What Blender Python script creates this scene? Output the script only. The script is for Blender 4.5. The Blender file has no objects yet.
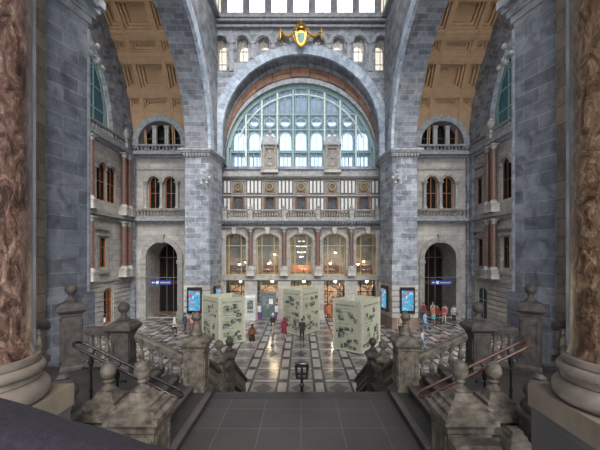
import bpy, bmesh, math, random
from mathutils import Vector, Matrix
from mathutils.geometry import tessellate_polygon
random.seed(7)
C = bpy.context.scene.collection
sc = bpy.context.scene
PI = math.pi
EYE = 6.7

# ------------------------------------------------------------------ camera, sky, sun, exposure
cam_d = bpy.data.cameras.new('camera'); cam = bpy.data.objects.new('camera', cam_d); C.objects.link(cam)
cam.location = (0, 0, EYE); cam.rotation_euler = (PI/2, 0, 0)
cam_d.sensor_width = 36; cam_d.lens = 330/600*36
cam_d.shift_x = -1/600; cam_d.shift_y = 28/600; cam_d.clip_start = 0.05
sc.camera = cam
world = bpy.data.worlds.new('overcast_sky'); sc.world = world; world.use_nodes = True
wb = world.node_tree.nodes['Background']; wb.inputs[0].default_value = (.90, .95, 1, 1); wb.inputs[1].default_value = 1.1
sun_d = bpy.data.lights.new('sun', 'SUN'); sun_d.energy = 2.6; sun_d.angle = math.radians(50); sun_d.color = (1, .97, .93)
sun = bpy.data.objects.new('sun', sun_d); C.objects.link(sun); sun.rotation_euler = (math.radians(38), math.radians(20), 0)
sc.view_settings.view_transform = 'Standard'; sc.view_settings.look = 'None'
sc.view_settings.gamma = 1; sc.view_settings.use_curve_mapping = False
sc.view_settings.exposure = 1.5
sc.cycles.max_bounces = 8; sc.cycles.transparent_max_bounces = 16
sc.cycles.use_denoising = True
sc.cycles.sample_clamp_indirect = 4

# ------------------------------------------------------------------ materials
def newmat(name):
    m = bpy.data.materials.new(name); m.use_nodes = True
    nt = m.node_tree; return m, nt, nt.nodes['Principled BSDF']
def N(nt, t, **k):
    n = nt.nodes.new(t)
    for a, b in k.items():
        if a in n.inputs: n.inputs[a].default_value = b
        else: setattr(n, a, b)
    return n
def rgb(c): return (c[0], c[1], c[2], 1)
def ramp(nt, fac, stops):
    r = nt.nodes.new('ShaderNodeValToRGB'); e = r.color_ramp.elements
    while len(e) < len(stops): e.new(.5)
    for q, (p, c) in zip(e, stops): q.position = p; q.color = rgb(c)
    nt.links.new(fac, r.inputs[0]); return r.outputs[0]
def mult(nt, a, b, f=1.0):
    m = nt.nodes.new('ShaderNodeMix'); m.data_type = 'RGBA'; m.blend_type = 'MULTIPLY'
    m.inputs[0].default_value = f
    nt.links.new(a, m.inputs[6]); nt.links.new(b, m.inputs[7]); return m.outputs[2]
def bump(nt, b, h, s, d=.02):
    n = nt.nodes.new('ShaderNodeBump'); n.inputs['Strength'].default_value = s; n.inputs['Distance'].default_value = d
    nt.links.new(h, n.inputs['Height']); nt.links.new(n.outputs[0], b.inputs['Normal'])
def stone(name, c1, c2, mortar, bw=1.0, rh=.45, rough=.75, lo=.55, hi=1.25, ms=.018, scale=1.6, off=.5):
    m, nt, b = newmat(name)
    uv = N(nt, 'ShaderNodeTexCoord')
    br = N(nt, 'ShaderNodeTexBrick', Scale=1.0, offset=off)
    br.inputs['Color1'].default_value = rgb(c1); br.inputs['Color2'].default_value = rgb(c2); br.inputs['Mortar'].default_value = rgb(mortar)
    br.inputs['Mortar Size'].default_value = ms; br.inputs['Brick Width'].default_value = bw; br.inputs['Row Height'].default_value = rh
    br.inputs['Bias'].default_value = -.1
    nt.links.new(uv.outputs['UV'], br.inputs['Vector'])
    no = N(nt, 'ShaderNodeTexNoise', Scale=scale, Detail=8.0, Roughness=.65, Distortion=.6)
    nt.links.new(uv.outputs['Object'], no.inputs['Vector'])
    r = ramp(nt, no.outputs[0], [(.3, (lo, lo, lo)), (.52, (1, 1, 1)), (.75, (hi, hi, hi*.98))])
    n2 = N(nt, 'ShaderNodeTexNoise', Scale=.35, Detail=3.0)
    nt.links.new(uv.outputs['Object'], n2.inputs['Vector'])
    r2 = ramp(nt, n2.outputs[0], [(.35, (.8, .82, .86)), (.65, (1.1, 1.08, 1.05))])
    col = mult(nt, mult(nt, br.outputs[0], r), r2)
    nt.links.new(col, b.inputs['Base Color']); b.inputs['Roughness'].default_value = rough
    bump(nt, b, no.outputs[0], .35)
    return m
def plain(name, c, rough=.6, metal=0, lo=.75, hi=1.2, scale=4, bs=.15):
    m, nt, b = newmat(name)
    tc = N(nt, 'ShaderNodeTexCoord')
    no = N(nt, 'ShaderNodeTexNoise', Scale=scale, Detail=6.0, Roughness=.6)
    nt.links.new(tc.outputs['Object'], no.inputs['Vector'])
    col = ramp(nt, no.outputs[0], [(.3, [x*lo for x in c]), (.7, [min(1, x*hi) for x in c])])
    nt.links.new(col, b.inputs['Base Color']); b.inputs['Roughness'].default_value = rough; b.inputs['Metallic'].default_value = metal
    if bs: bump(nt, b, no.outputs[0], bs, .01)
    return m
def emit(name, c, s):
    m, nt, b = newmat(name)
    b.inputs['Base Color'].default_value = rgb(c); b.inputs['Emission Color'].default_value = rgb(c); b.inputs['Emission Strength'].default_value = s
    return m
def glass(name, tint, dif, mixd=.15, rough=.05):
    m, nt, b = newmat(name)
    tr = N(nt, 'ShaderNodeBsdfTransparent'); tr.inputs[0].default_value = rgb(tint)
    b.inputs['Base Color'].default_value = rgb(dif); b.inputs['Roughness'].default_value = rough
    mx = N(nt, 'ShaderNodeMixShader'); mx.inputs[0].default_value = mixd
    nt.links.new(tr.outputs[0], mx.inputs[1]); nt.links.new(b.outputs[0], mx.inputs[2])
    nt.links.new(mx.outputs[0], nt.nodes['Material Output'].inputs[0])
    return m

M = {}
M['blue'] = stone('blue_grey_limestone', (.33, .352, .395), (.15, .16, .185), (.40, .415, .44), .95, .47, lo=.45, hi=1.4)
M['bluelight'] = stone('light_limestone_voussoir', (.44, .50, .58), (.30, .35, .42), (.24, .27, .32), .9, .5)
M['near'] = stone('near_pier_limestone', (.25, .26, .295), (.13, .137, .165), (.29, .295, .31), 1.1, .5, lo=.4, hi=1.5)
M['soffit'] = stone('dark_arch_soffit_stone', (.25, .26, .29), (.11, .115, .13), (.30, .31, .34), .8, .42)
M['pale'] = stone('pale_grey_stone', (.49, .46, .42), (.38, .355, .325), (.20, .19, .18), 1.2, .5, lo=.7, hi=1.15, ms=.012)
M['warm'] = stone('warm_facade_stone', (.34, .29, .255), (.25, .215, .19), (.17, .15, .14), .8, .35, lo=.65, hi=1.2, ms=.012)
M['brownstone'] = stone('brown_pilaster_stone', (.20, .155, .12), (.13, .10, .08), (.08, .07, .06), 1.3, .6)
M['redring'] = stone('red_brown_arch_moulding', (.25, .125, .08), (.15, .07, .045), (.06, .04, .035), .9, 1.9, ms=.05)
M['trim'] = plain('grey_cornice_stone', (.30, .31, .33), .7, lo=.6, hi=1.3, scale=3)
M['paletrim'] = plain('pale_cornice_stone', (.34, .325, .305), .7, lo=.6, hi=1.2, scale=3)
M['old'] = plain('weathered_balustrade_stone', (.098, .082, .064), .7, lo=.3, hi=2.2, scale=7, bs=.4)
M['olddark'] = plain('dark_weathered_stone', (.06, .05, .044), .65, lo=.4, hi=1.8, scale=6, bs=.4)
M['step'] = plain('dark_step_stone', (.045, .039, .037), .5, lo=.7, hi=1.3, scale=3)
M['white'] = plain('white_marble_inlay', (.62, .6, .56), .4, lo=.85, hi=1.1)
M['dark'] = plain('dark_marble_inlay', (.09, .09, .1), .4)
M['redmarble'] = plain('red_marble', (.14, .075, .06), .3, lo=.5, hi=1.8, scale=9, bs=0)
M['tan'] = plain('tan_vault_plaster', (.47, .30, .17), .8, lo=.88, hi=1.1, scale=1.5)
M['green'] = plain('verdigris_window_iron', (.23, .34, .33), .5, lo=.75, hi=1.2)
M['palegreen'] = plain('pale_window_iron', (.48, .56, .52), .5)
M['gold'] = plain('gilded_bronze', (.66, .41, .10), .4, 1, lo=.5, hi=1.15, scale=8)
M['goldd'] = plain('dull_gold', (.26, .17, .06), .5, .5)
M['black'] = plain('black_iron', (.012, .012, .014), .4, .5, bs=0)
M['grey'] = plain('grey_painted_steel', (.18, .2, .22), .45, bs=0)
M['copper'] = plain('reddish_handrail_wood', (.085, .028, .018), .3, lo=.6, hi=1.4, bs=0)
M['darkrail'] = plain('dark_polished_handrail', (.02, .013, .013), .22, lo=.6, hi=1.5, bs=0)
M['orange'] = plain('orange_varnished_wood', (.42, .13, .03), .4, lo=.7, hi=1.3)
M['ochre'] = plain('ochre_painted_wood', (.42, .30, .13), .45, lo=.8, hi=1.2)
M['brownwood'] = plain('brown_window_wood', (.16, .075, .04), .5)
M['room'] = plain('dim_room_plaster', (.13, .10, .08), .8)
M['cafe'] = plain('warm_cafe_plaster', (.42, .36, .27), .8, lo=.6, hi=1.15, scale=.8)
M['glass'] = glass('clear_window_glass', (.82, .86, .88), (.25, .3, .34), .12)
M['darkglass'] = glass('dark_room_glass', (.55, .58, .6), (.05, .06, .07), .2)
M['blueglass'] = glass('bluish_arch_glass', (.78, .87, .97), (.42, .50, .58), .3)
M['tealglass'] = glass('teal_lunette_glass', (.12, .2, .23), (.05, .09, .1), .5)
M['frost'] = glass('cream_clerestory_glass', (.80, .74, .66), (.6, .56, .5), .3)
M['bright'] = glass('bright_drum_glass', (1, .99, .96), (.8, .8, .8), .12)
M['bulb'] = emit('warm_bulb', (1, .62, .28), 9)
M['bulbw'] = emit('white_bulb', (1, .88, .7), 1.0)
M['globe'] = plain('milky_lamp_glass', (.36, .36, .33), .35, bs=0)
M['cream'] = plain('cream_printed_board', (.50, .49, .38), .6, lo=.9, hi=1.08, scale=2, bs=0)
M['creamedge'] = plain('cream_board_edge', (.60, .58, .47), .6, bs=0)
M['cloth'] = plain('dark_navy_cloth', (.0075, .005, .011), .95, lo=.4, hi=2.0, scale=60, bs=.6)
M['cash'] = plain('white_cash_machine_shell', (.6, .6, .6), .4, bs=0)
M['tealdoor'] = plain('grey_green_door_paint', (.10, .15, .15), .5, bs=0)
M['signblue'] = plain('blue_enamel', (.02, .045, .28), .4, bs=0)
M['signwhite'] = plain('white_enamel', (.8, .8, .8), .4, bs=0)

# breccia of the near columns
def breccia(name, rot, cols):
    m, nt, b = newmat(name)
    tc = N(nt, 'ShaderNodeTexCoord'); mp = N(nt, 'ShaderNodeMapping'); mp.inputs['Scale'].default_value = (1, 1, .55); mp.inputs['Rotation'].default_value = (.2, .3, rot)
    nt.links.new(tc.outputs['Object'], mp.inputs[0])
    no = N(nt, 'ShaderNodeTexNoise', Scale=9.0, Detail=9.0, Roughness=.7, Distortion=1.2); nt.links.new(mp.outputs[0], no.inputs['Vector'])
    wv = N(nt, 'ShaderNodeTexNoise', Scale=2.4, Detail=5.0, Roughness=.6, Distortion=3.2); nt.links.new(mp.outputs[0], wv.inputs['Vector'])
    a = ramp(nt, no.outputs[0], cols)
    v = ramp(nt, wv.outputs[0], [(.46, (1, 1, 1)), (.495, (.35, .28, .24)), (.51, (1.9, 1.8, 1.6)), (.54, (1, 1, 1))])
    nt.links.new(mult(nt, a, v, .8), b.inputs['Base Color']); b.inputs['Roughness'].default_value = .35
    return m
M['breccia'] = breccia('red_brown_breccia', 0, [(.30, (.012, .008, .007)), (.42, (.045, .026, .02)), (.52, (.115, .066, .05)), (.62, (.19, .13, .105)), (.72, (.27, .22, .19))]); M['breccia2'] = breccia('golden_brown_breccia', 1.3, [(.30, (.012, .008, .005)), (.42, (.05, .028, .016)), (.52, (.12, .07, .042)), (.62, (.2, .135, .09)), (.72, (.28, .22, .16))])

# patterned marble floor
def floor_mat():
    m, nt, b = newmat('patterned_marble_floor')
    tc = N(nt, 'ShaderNodeTexCoord'); sp = N(nt, 'ShaderNodeSeparateXYZ'); nt.links.new(tc.outputs['Object'], sp.inputs[0])
    def mth(op, a, bb=None):
        n = nt.nodes.new('ShaderNodeMath'); n.operation = op
        for i, x in enumerate((a, bb)):
            if x is None: continue
            if isinstance(x, (int, float)): n.inputs[i].default_value = x
            else: nt.links.new(x, n.inputs[i])
        return n.outputs[0]
    P = 1.88
    def local(o, off):   # distance from the cell centre, -P/2..P/2
        return mth('SUBTRACT', mth('MULTIPLY', mth('FRACT', mth('ADD', mth('DIVIDE', mth('ADD', o, off), P), .5)), P), P/2)
    x = mth('ABSOLUTE', local(sp.outputs[0], 0)); y = mth('ABSOLUTE', local(sp.outputs[1], .55))
    inx = mth('GREATER_THAN', x, .60); iny = mth('GREATER_THAN', y, .70)         # inside the strips
    ex = mth('MULTIPLY', inx, mth('LESS_THAN', x, .73)); ey = mth('MULTIPLY', iny, mth('LESS_THAN', y, .78))
    cross = mth('MULTIPLY', inx, iny)
    dia = mth('MULTIPLY', mth('LESS_THAN', mth('ADD', mth('DIVIDE', x, .52), mth('DIVIDE', y, .62)), 1), mth('SUBTRACT', 1, mth('MAXIMUM', inx, iny)))
    darkf = mth('MAXIMUM', mth('MAXIMUM', ex, cross), mth('MAXIMUM', ey, mth('MULTIPLY', dia, .72)))
    strip = mth('MULTIPLY', mth('MAXIMUM', inx, iny), 1)
    no = N(nt, 'ShaderNodeTexNoise', Scale=1.1, Detail=6.0, Roughness=.7); nt.links.new(tc.outputs['Object'], no.inputs['Vector'])
    base = nt.nodes.new('ShaderNodeMix'); base.data_type = 'RGBA'; base.inputs[6].default_value = (.21, .198, .19, 1); base.inputs[7].default_value = (.36, .34, .325, 1)
    nt.links.new(strip, base.inputs[0])
    mx = nt.nodes.new('ShaderNodeMix'); mx.data_type = 'RGBA'; mx.inputs[7].default_value = (.055, .052, .056, 1)
    nt.links.new(darkf, mx.inputs[0]); nt.links.new(base.outputs[2], mx.inputs[6])
    col = mult(nt, mx.outputs[2], ramp(nt, no.outputs[0], [(.3, (.72, .7, .7)), (.7, (1.12, 1.1, 1.08))]))
    nt.links.new(col, b.inputs['Base Color']); b.inputs['Roughness'].default_value = .16
    return m
M['floor'] = floor_mat()
# landing slabs
M['slab'] = stone('slate_landing_slabs', (.068, .058, .058), (.055, .047, .047), (.13, .12, .12), .8, .8, .5, lo=.85, hi=1.12, ms=.008, off=0)
# backlit advertising screen and printed pictures
def picture(name, stops, s=3.0, e=0, d=1.5):
    m, nt, b = newmat(name)
    tc = N(nt, 'ShaderNodeTexCoord'); no = N(nt, 'ShaderNodeTexNoise', Scale=s, Detail=4.0, Distortion=d); nt.links.new(tc.outputs['Object'], no.inputs['Vector'])
    c = ramp(nt, no.outputs[0], stops)
    nt.links.new(c, b.inputs['Base Color'])
    if e: nt.links.new(c, b.inputs['Emission Color']); b.inputs['Emission Strength'].default_value = e
    if e: b.inputs['Specular IOR Level'].default_value = .2; nt.links.remove(b.inputs['Base Color'].links[0]); b.inputs['Base Color'].default_value = (.01, .012, .015, 1)
    return m
M['screen'] = picture('advert_screen_picture', [(.36, (.8, .9, .95)), (.43, (.02, .30, .55)), (.51, (.03, .5, .72)), (.56, (.04, .12, .35)), (.6, (.7, .08, .04))], 3.0, .38)
M['photo'] = picture('dark_printed_photo', [(.35, (.02, .03, .03)), (.5, (.10, .13, .11)), (.6, (.30, .32, .26)), (.7, (.46, .45, .36))], 5, 0, .5)
M['photo2'] = picture('green_printed_photo', [(.35, (.05, .07, .05)), (.5, (.2, .24, .16)), (.65, (.42, .43, .33))], 5, 0, .5)
M['cafewall'] = picture('cafe_back_wall_paint', [(.32, (.035, .045, .04)), (.5, (.11, .115, .095)), (.68, (.26, .22, .16))], .9, 0, .3)
M['goods'] = picture('shop_goods', [(.3, (.02, .018, .016)), (.45, (.16, .09, .05)), (.53, (.6, .52, .42)), (.6, (.5, .2, .05)), (.68, (.05, .03, .03))], 2, 0, .6)

# ------------------------------------------------------------------ mesh helpers
class MB:
    def __init__(s): s.v = []; s.f = []; s.u = []
    def face(s, pts, uv=None):
        i = len(s.v); s.v += [tuple(p) for p in pts]; s.f.append(tuple(range(i, i+len(pts)))); s.u.append(uv)
    def box(s, x0, x1, y0, y1, z0, z1):
        s.hexa([(x0, y0, z0), (x1, y0, z0), (x1, y1, z0), (x0, y1, z0)], [(x0, y0, z1), (x1, y0, z1), (x1, y1, z1), (x0, y1, z1)])
        return s
    def hexa(s, a, b):
        s.face(a[::-1]); s.face(b)
        for i in range(len(a)):
            j = (i+1) % len(a); s.face([a[i], a[j], b[j], b[i]])
        return s
    def fbox(s, f, u0, u1, v0, v1, d0, d1):
        s.hexa([f(u0, v0, d0), f(u1, v0, d0), f(u1, v1, d0), f(u0, v1, d0)], [f(u0, v0, d1), f(u1, v0, d1), f(u1, v1, d1), f(u0, v1, d1)]); return s
    def prism(s, outer, f, d0, d1, holes=(), up=False):
        loops = [outer] + list(holes)
        flat = [p for l in loops for p in l]
        tris = tessellate_polygon([[Vector((p[0], p[1], 0)) for p in l] for l in loops])
        for t in tris:
            ps = [flat[i] for i in t]
            s.face([f(p[0], p[1], d0) for p in ps], [(p[0], p[1]) for p in ps])
            s.face([f(p[0], p[1], d1) for p in ps[::-1]], [(p[0], p[1]) for p in ps[::-1]])
        for l in loops:
            acc = l[0][1]
            for i in range(len(l)):
                a, b = l[i], l[(i+1) % len(l)]
                L = math.hypot(b[0]-a[0], b[1]-a[1])
                s.face([f(a[0], a[1], d0), f(b[0], b[1], d0), f(b[0], b[1], d1), f(a[0], a[1], d1)], [(acc, d0), (acc+L, d0), (acc+L, d1), (acc, d1)] if up else [(d0, acc), (d0, acc+L), (d1, acc+L), (d1, acc)])
                acc += L
        return s
    def strip(s, A, B, f, d0, d1):   # solid band between two equal-length polylines
        acc = 0
        for i in range(len(A)-1):
            a, b, c, d = A[i], A[i+1], B[i+1], B[i]
            L = math.hypot(b[0]-a[0], b[1]-a[1]); W = math.hypot(d[0]-a[0], d[1]-a[1]); W2 = math.hypot(c[0]-b[0], c[1]-b[1])
            s.face([f(*a, d0), f(*b, d0), f(*c, d0), f(*d, d0)], [(0, acc), (0, acc+L), (W2, acc+L), (W, acc)])
            s.face([f(*a, d1), f(*b, d1), f(*c, d1), f(*d, d1)], [(0, acc), (0, acc+L), (W2, acc+L), (W, acc)])
            s.face([f(*a, d0), f(*b, d0), f(*b, d1), f(*a, d1)], [(d0, acc), (d0, acc+L), (d1, acc+L), (d1, acc)])
            s.face([f(*d, d0), f(*c, d0), f(*c, d1), f(*d, d1)], [(d0, acc), (d0, acc+L), (d1, acc+L), (d1, acc)])
            acc += L
        for p, q in ((A[0], B[0]), (A[-1], B[-1])):
            s.face([f(*p, d0), f(*q, d0), f(*q, d1), f(*p, d1)])
        return s
    def lathe(s, prof, c=(0, 0, 0), n=20, a0=0.0, sq=False):
        if sq: n = 4; a0 = PI/4; k = math.sqrt(2)
        else: k = 1
        for i in range(len(prof)-1):
            (r0, z0), (r1, z1) = prof[i], prof[i+1]
            for j in range(n):
                t0, t1 = a0+2*PI*j/n, a0+2*PI*(j+1)/n
                P = lambda r, t, z: (c[0]+k*r*math.cos(t), c[1]+k*r*math.sin(t), c[2]+z)
                q = [P(r0, t0, z0), P(r0, t1, z0), P(r1, t1, z1), P(r1, t0, z1)]
                if r0 < 1e-6: q = [q[0], q[2], q[3]]
                elif r1 < 1e-6: q = [q[0], q[1], q[2]]
                s.face(q)
        for (r, z) in (prof[0], prof[-1]):
            if r > 1e-6: s.face([(c[0]+k*r*math.cos(a0+2*PI*j/n), c[1]+k*r*math.sin(a0+2*PI*j/n), c[2]+z) for j in range(n)])
        return s
    def ball(s, c, r, n=12, sz=1.0):
        m = max(6, n//2+2)
        return s.lathe([(r*math.sin(PI*i/m) if 0 < i < m else 0, -r*sz*math.cos(PI*i/m)) for i in range(m+1)], c, n)
    def tube(s, pts, r, n=8, closed=False, rs=None):
        pts = [Vector(p) for p in pts]; rings = []
        for i, p in enumerate(pts):
            a = pts[i-1] if i or closed else p; b = pts[(i+1) % len(pts)] if i < len(pts)-1 or closed else p
            t = (b-a).normalized(); h = Vector((0, 0, 1)) if abs(t.z) < .9 else Vector((1, 0, 0))
            x = t.cross(h).normalized(); y = x.cross(t)
            q = rs[i] if rs else r
            rings.append([p+q*(math.cos(2*PI*k/n)*x+math.sin(2*PI*k/n)*y) for k in range(n)])
        m = len(rings)
        for i in range(m if closed else m-1):
            A, B = rings[i], rings[(i+1) % m]
            for k in range(n): s.face([A[k], A[(k+1) % n], B[(k+1) % n], B[k]])
        if not closed: s.face(rings[0]); s.face(rings[-1])
        return s
    def mesh(s, name, mat, smooth=False):
        me = bpy.data.meshes.new(name)
        bm = bmesh.new(); ul = bm.loops.layers.uv.new('UVMap')
        vs = [bm.verts.new(p) for p in s.v]
        for f, uv in zip(s.f, s.u):
            try: fc = bm.faces.new([vs[i] for i in f])
            except ValueError: continue
            fc.smooth = smooth
            if uv is None:
                fc.normal_update(); n = fc.normal; ax = max(range(3), key=lambda i: abs(n[i]))
                if ax == 2: uv = [(s.v[i][0], s.v[i][1]) for i in f]
                elif ax == 0: uv = [(s.v[i][1], s.v[i][2]) for i in f]
                else: uv = [(s.v[i][0], s.v[i][2]) for i in f]
            for l, q in zip(fc.loops, uv): l[ul].uv = q
        bmesh.ops.remove_doubles(bm, verts=bm.verts, dist=1e-5)
        bmesh.ops.recalc_face_normals(bm, faces=bm.faces)
        bm.to_mesh(me); bm.free()
        me.materials.append(mat)
        if smooth:
            try: me.set_sharp_from_angle(angle=math.radians(40))
            except Exception: pass
        return me
    def build(s, name, mat, parent=None, smooth=False):
        return link(name, s.mesh(name, M[mat] if isinstance(mat, str) else mat, smooth), parent)
def link(name, me, parent=None, loc=None):
    o = bpy.data.objects.new(name, me); C.objects.link(o)
    if parent: o.parent = parent
    if loc: o.location = loc
    return o
def thing(name, label, cat, loc=(0, 0, 0), rz=0, group=None):
    o = bpy.data.objects.new(name, None); C.objects.link(o); o.empty_display_size = .2
    o.location = loc; o.rotation_euler = (0, 0, rz); o['label'] = label; o['category'] = cat; o['kind'] = 'thing'
    if group: o['group'] = group
    return o
def tag(o, label, cat, group=None):
    o['label'] = label; o['category'] = cat; o['kind'] = 'thing'
    if group: o['group'] = group
    return o
cnt = {}
def struct(kindname, mb, mat, label=None, smooth=False):
    if kindname in ('trim', 'window', 'door'):
        cnt[kindname] = cnt.get(kindname, 0)+1; kindname = '%s_%d' % (kindname, cnt[kindname])
    o = mb.build(kindname, mat, None, smooth); o['kind'] = 'structure'
    if label: o['label'] = label
    return o
def sroot(kindname, label, loc=(0, 0, 0)):
    cnt[kindname] = cnt.get(kindname, 0)+1
    o = bpy.data.objects.new('%s_%d' % (kindname, cnt[kindname]), None); C.objects.link(o); o.location = loc
    o['kind'] = 'structure'; o['label'] = label; return o
def copy_tree(o, parent=None):
    c = o.copy(); C.objects.link(c)
    if parent: c.parent = parent
    for ch in list(o.children): copy_tree(ch, c)
    return c
def front(Y): return lambda u, v, d: (u, Y+d, v)
def side(s, X): return lambda u, v, d: (s*(X+d), u, v)
def plan(s): return lambda u, v, d: (s*u, v, d)
def arc(cu, cv, r, a0=0, a1=PI, n=32): return [(cu+r*math.cos(a0+(a1-a0)*i/n), cv+r*math.sin(a0+(a1-a0)*i/n)) for i in range(n+1)]
def legarc(cu, cv, r, v0, n=40): return [(cu+r, v0)] + arc(cu, cv, r, 0, PI, n) + [(cu-r, v0)]
def arched(cu, v0, w, vs, rise, n=14):
    if rise <= 0: return [(cu-w/2, v0), (cu+w/2, v0), (cu+w/2, vs), (cu-w/2, vs)]
    R = (w*w/4+rise*rise)/(2*rise); h = math.asin(min(1, w/2/R))
    if rise > w/2: h = PI-h
    return [(cu-w/2, v0), (cu+w/2, v0)] + arc(cu, vs+rise-R, R, PI/2-h, PI/2+h, n)
def topv(u, cu, w, vs, rise):
    if rise <= 0: return vs
    R = (w*w/4+rise*rise)/(2*rise); return vs+rise-R+math.sqrt(max(0, R*R-(u-cu)**2))
def rect(u0, u1, v0, v1): return [(u0, v0), (u1, v0), (u1, v1), (u0, v1)]
def window(label, f, cu, v0, w, vs, rise, d, fm, pm, vb=(), hb=(), fw=.1, bw=.06, kind='window', bm=None):
    r = sroot(kind, label)
    MB().prism(arched(cu, v0, w, vs, rise), f, d, d+.14, [arched(cu, v0+fw, w-2*fw, vs, max(0, rise-fw) if rise else 0)] if rise else [rect(cu-w/2+fw, cu+w/2-fw, v0+fw, vs-fw)]).build(kind+'_frame', fm, r)
    g = MB()
    for q in vb: g.fbox(f, cu+q-bw/2, cu+q+bw/2, v0+fw*.5, topv(cu+q, cu, w, vs, rise)-fw*.5, d+.02, d+.11)
    for q in hb: g.fbox(f, cu-w/2+fw*.5, cu+w/2-fw*.5, q-bw/2, q+bw/2, d+.03, d+.10)
    if g.f: g.build('glazing_bar', bm or fm, r)
    MB().prism(arched(cu, v0+.02, w-.04, vs-(.02 if not rise else 0), max(0, rise-.02) if rise else 0), f, d+.06, d+.075).build('pane', pm, r)
    return r
LR = {-1: 'left', 1: 'right'}
ORD = ['leftmost', 'second from left', 'middle', 'second from right', 'rightmost']
# ------------------------------------------------------------------ the hall: floor and walls
struct('floor', MB().box(-18.2, 18.2, 7.0, 41, -.3, 0), 'floor')
FY = 33.5                                     # plane of the far facade
F = front(FY)
bays = [-6.74, -3.37, 0, 3.37, 6.74]
# lower two storeys of the facade
holes = []
for c in bays:
    holes.append(arched(c, 4.45, 2.35, 8.15, .55)); holes.append(rect(c-1.27, c+1.27, .02, 3.95))
struct('wall_back_lower', MB().prism(rect(-8.6, 8.6, 0, 10.3), F, 0, .6, holes), 'warm')
# upper storey with small windows
FB = front(FY+.35); holes = [rect(3.2*k-.48, 3.2*k+.48, 10.75, 12.45) for k in range(-2, 3)]
struct('wall_back_upper', MB().prism(rect(-8.6, 8.6, 10.3, 14.5), FB, 0, .4, holes), 'warm')
# tympanum wall under the big arch, with the hole of the great window
CZ, CR = 18.2, 7.56                           # centre height and radius of the far arch
C0, C1, C2 = (17.7, 7.56), (16.75, 7.56), (16.2, 7.6)
hole = legarc(0, 16.2, 7.6, 15.45)
struct('wall_back_arch', MB().prism([(-8.0, 15.2), (8.0, 15.2)]+arc(0, CZ, 8.0, 0, PI, 48), front(33.45), 0, .5, [hole]), 'blue')
struct('trim', MB().strip(legarc(0, CZ, CR+.02, 15.4, 48), legarc(0, *C0, 15.4, 48), front(32.95), 0, .4), 'soffit')
struct('trim', MB().strip(legarc(0, *C0, 15.4, 48), legarc(0, *C1, 15.4, 48), front(33.0), 0, .45), 'redring')
struct('trim', MB().strip(legarc(0, *C1, 15.4, 48), legarc(0, *C2, 15.4, 48), front(33.1), 0, .4), 'trim')
# crossing: far arch wall
xs = [1.67, 3.6, 5.6, 7.67]
clere = []
for x in xs:
    e = x-.55; top = 26.85; v0 = max(24.2, CZ+math.sqrt(max(0, 8.5**2-e*e)) if e < 8.5 else 0)
    for s in (-1, 1): clere.append((s*x, v0, top))
FA = front(31.6)
outl = [(-CR, 15.7)] + legarc(0, CZ, CR, 15.75, 48)[::-1] + [(CR, 15.7), (8.9, 15.7), (8.9, 28.7), (-8.9, 28.7), (-8.9, 15.7)]
struct('wall_far_arch', MB().prism(outl, FA, 0, 1.7, [arched(x, min(v0, top-.12), 1.1, top, .55, 10) for x, v0, top in clere]), 'blue')
# intrados lining of the far arch (dark soffit stone) and its pale voussoir ring
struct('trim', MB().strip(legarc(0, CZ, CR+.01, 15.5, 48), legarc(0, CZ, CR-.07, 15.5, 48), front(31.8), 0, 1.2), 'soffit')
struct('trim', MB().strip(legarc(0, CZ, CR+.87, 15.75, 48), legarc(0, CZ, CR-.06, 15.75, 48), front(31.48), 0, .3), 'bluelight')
for i, (x, v0, top) in enumerate(sorted(clere)):
    v = min(v0, top-.12)
    window('%s small round-headed clerestory window above the great arch' % ['first', 'second', 'third', 'fourth', 'fifth', 'sixth', 'seventh', 'eighth'][i], FA, x, v, 1.1, top, .55, .35, 'trim', 'frost', vb=(0,), hb=[q for q in (24.95, 26.2) if q > v+.2], fw=.06, bw=.045)
    struct('trim', MB().strip(arc(x, top, .92, 0, PI, 16), arc(x, top, .62, 0, PI, 16), front(31.45), 0, .2), 'trim')
for k in range(9):   # slim colonnettes between the clerestory windows
    x = [-8.6, -6.63, -4.6, -2.63, 0, 2.63, 4.6, 6.63, 8.6][k]
    if abs(x) < .1: continue
    zb = max(24.1, CZ+math.sqrt(max(0, 8.45**2-x*x)))
    if zb < 26.5: struct('trim', MB().box(x-.2, x+.2, 31.46, 31.62, zb, 26.75).box(x-.28, x+.28, 31.4, 31.62, 26.7, 26.9), 'trim')
struct('trim', MB().box(-8.9, 8.9, 31.25, 31.65, 28.15, 28.35).box(-8.9, 8.9, 31.0, 31.65, 28.55, 28.8).box(-8.9, 8.9, 30.85, 32.6, 28.8, 29.2), 'trim')
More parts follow.
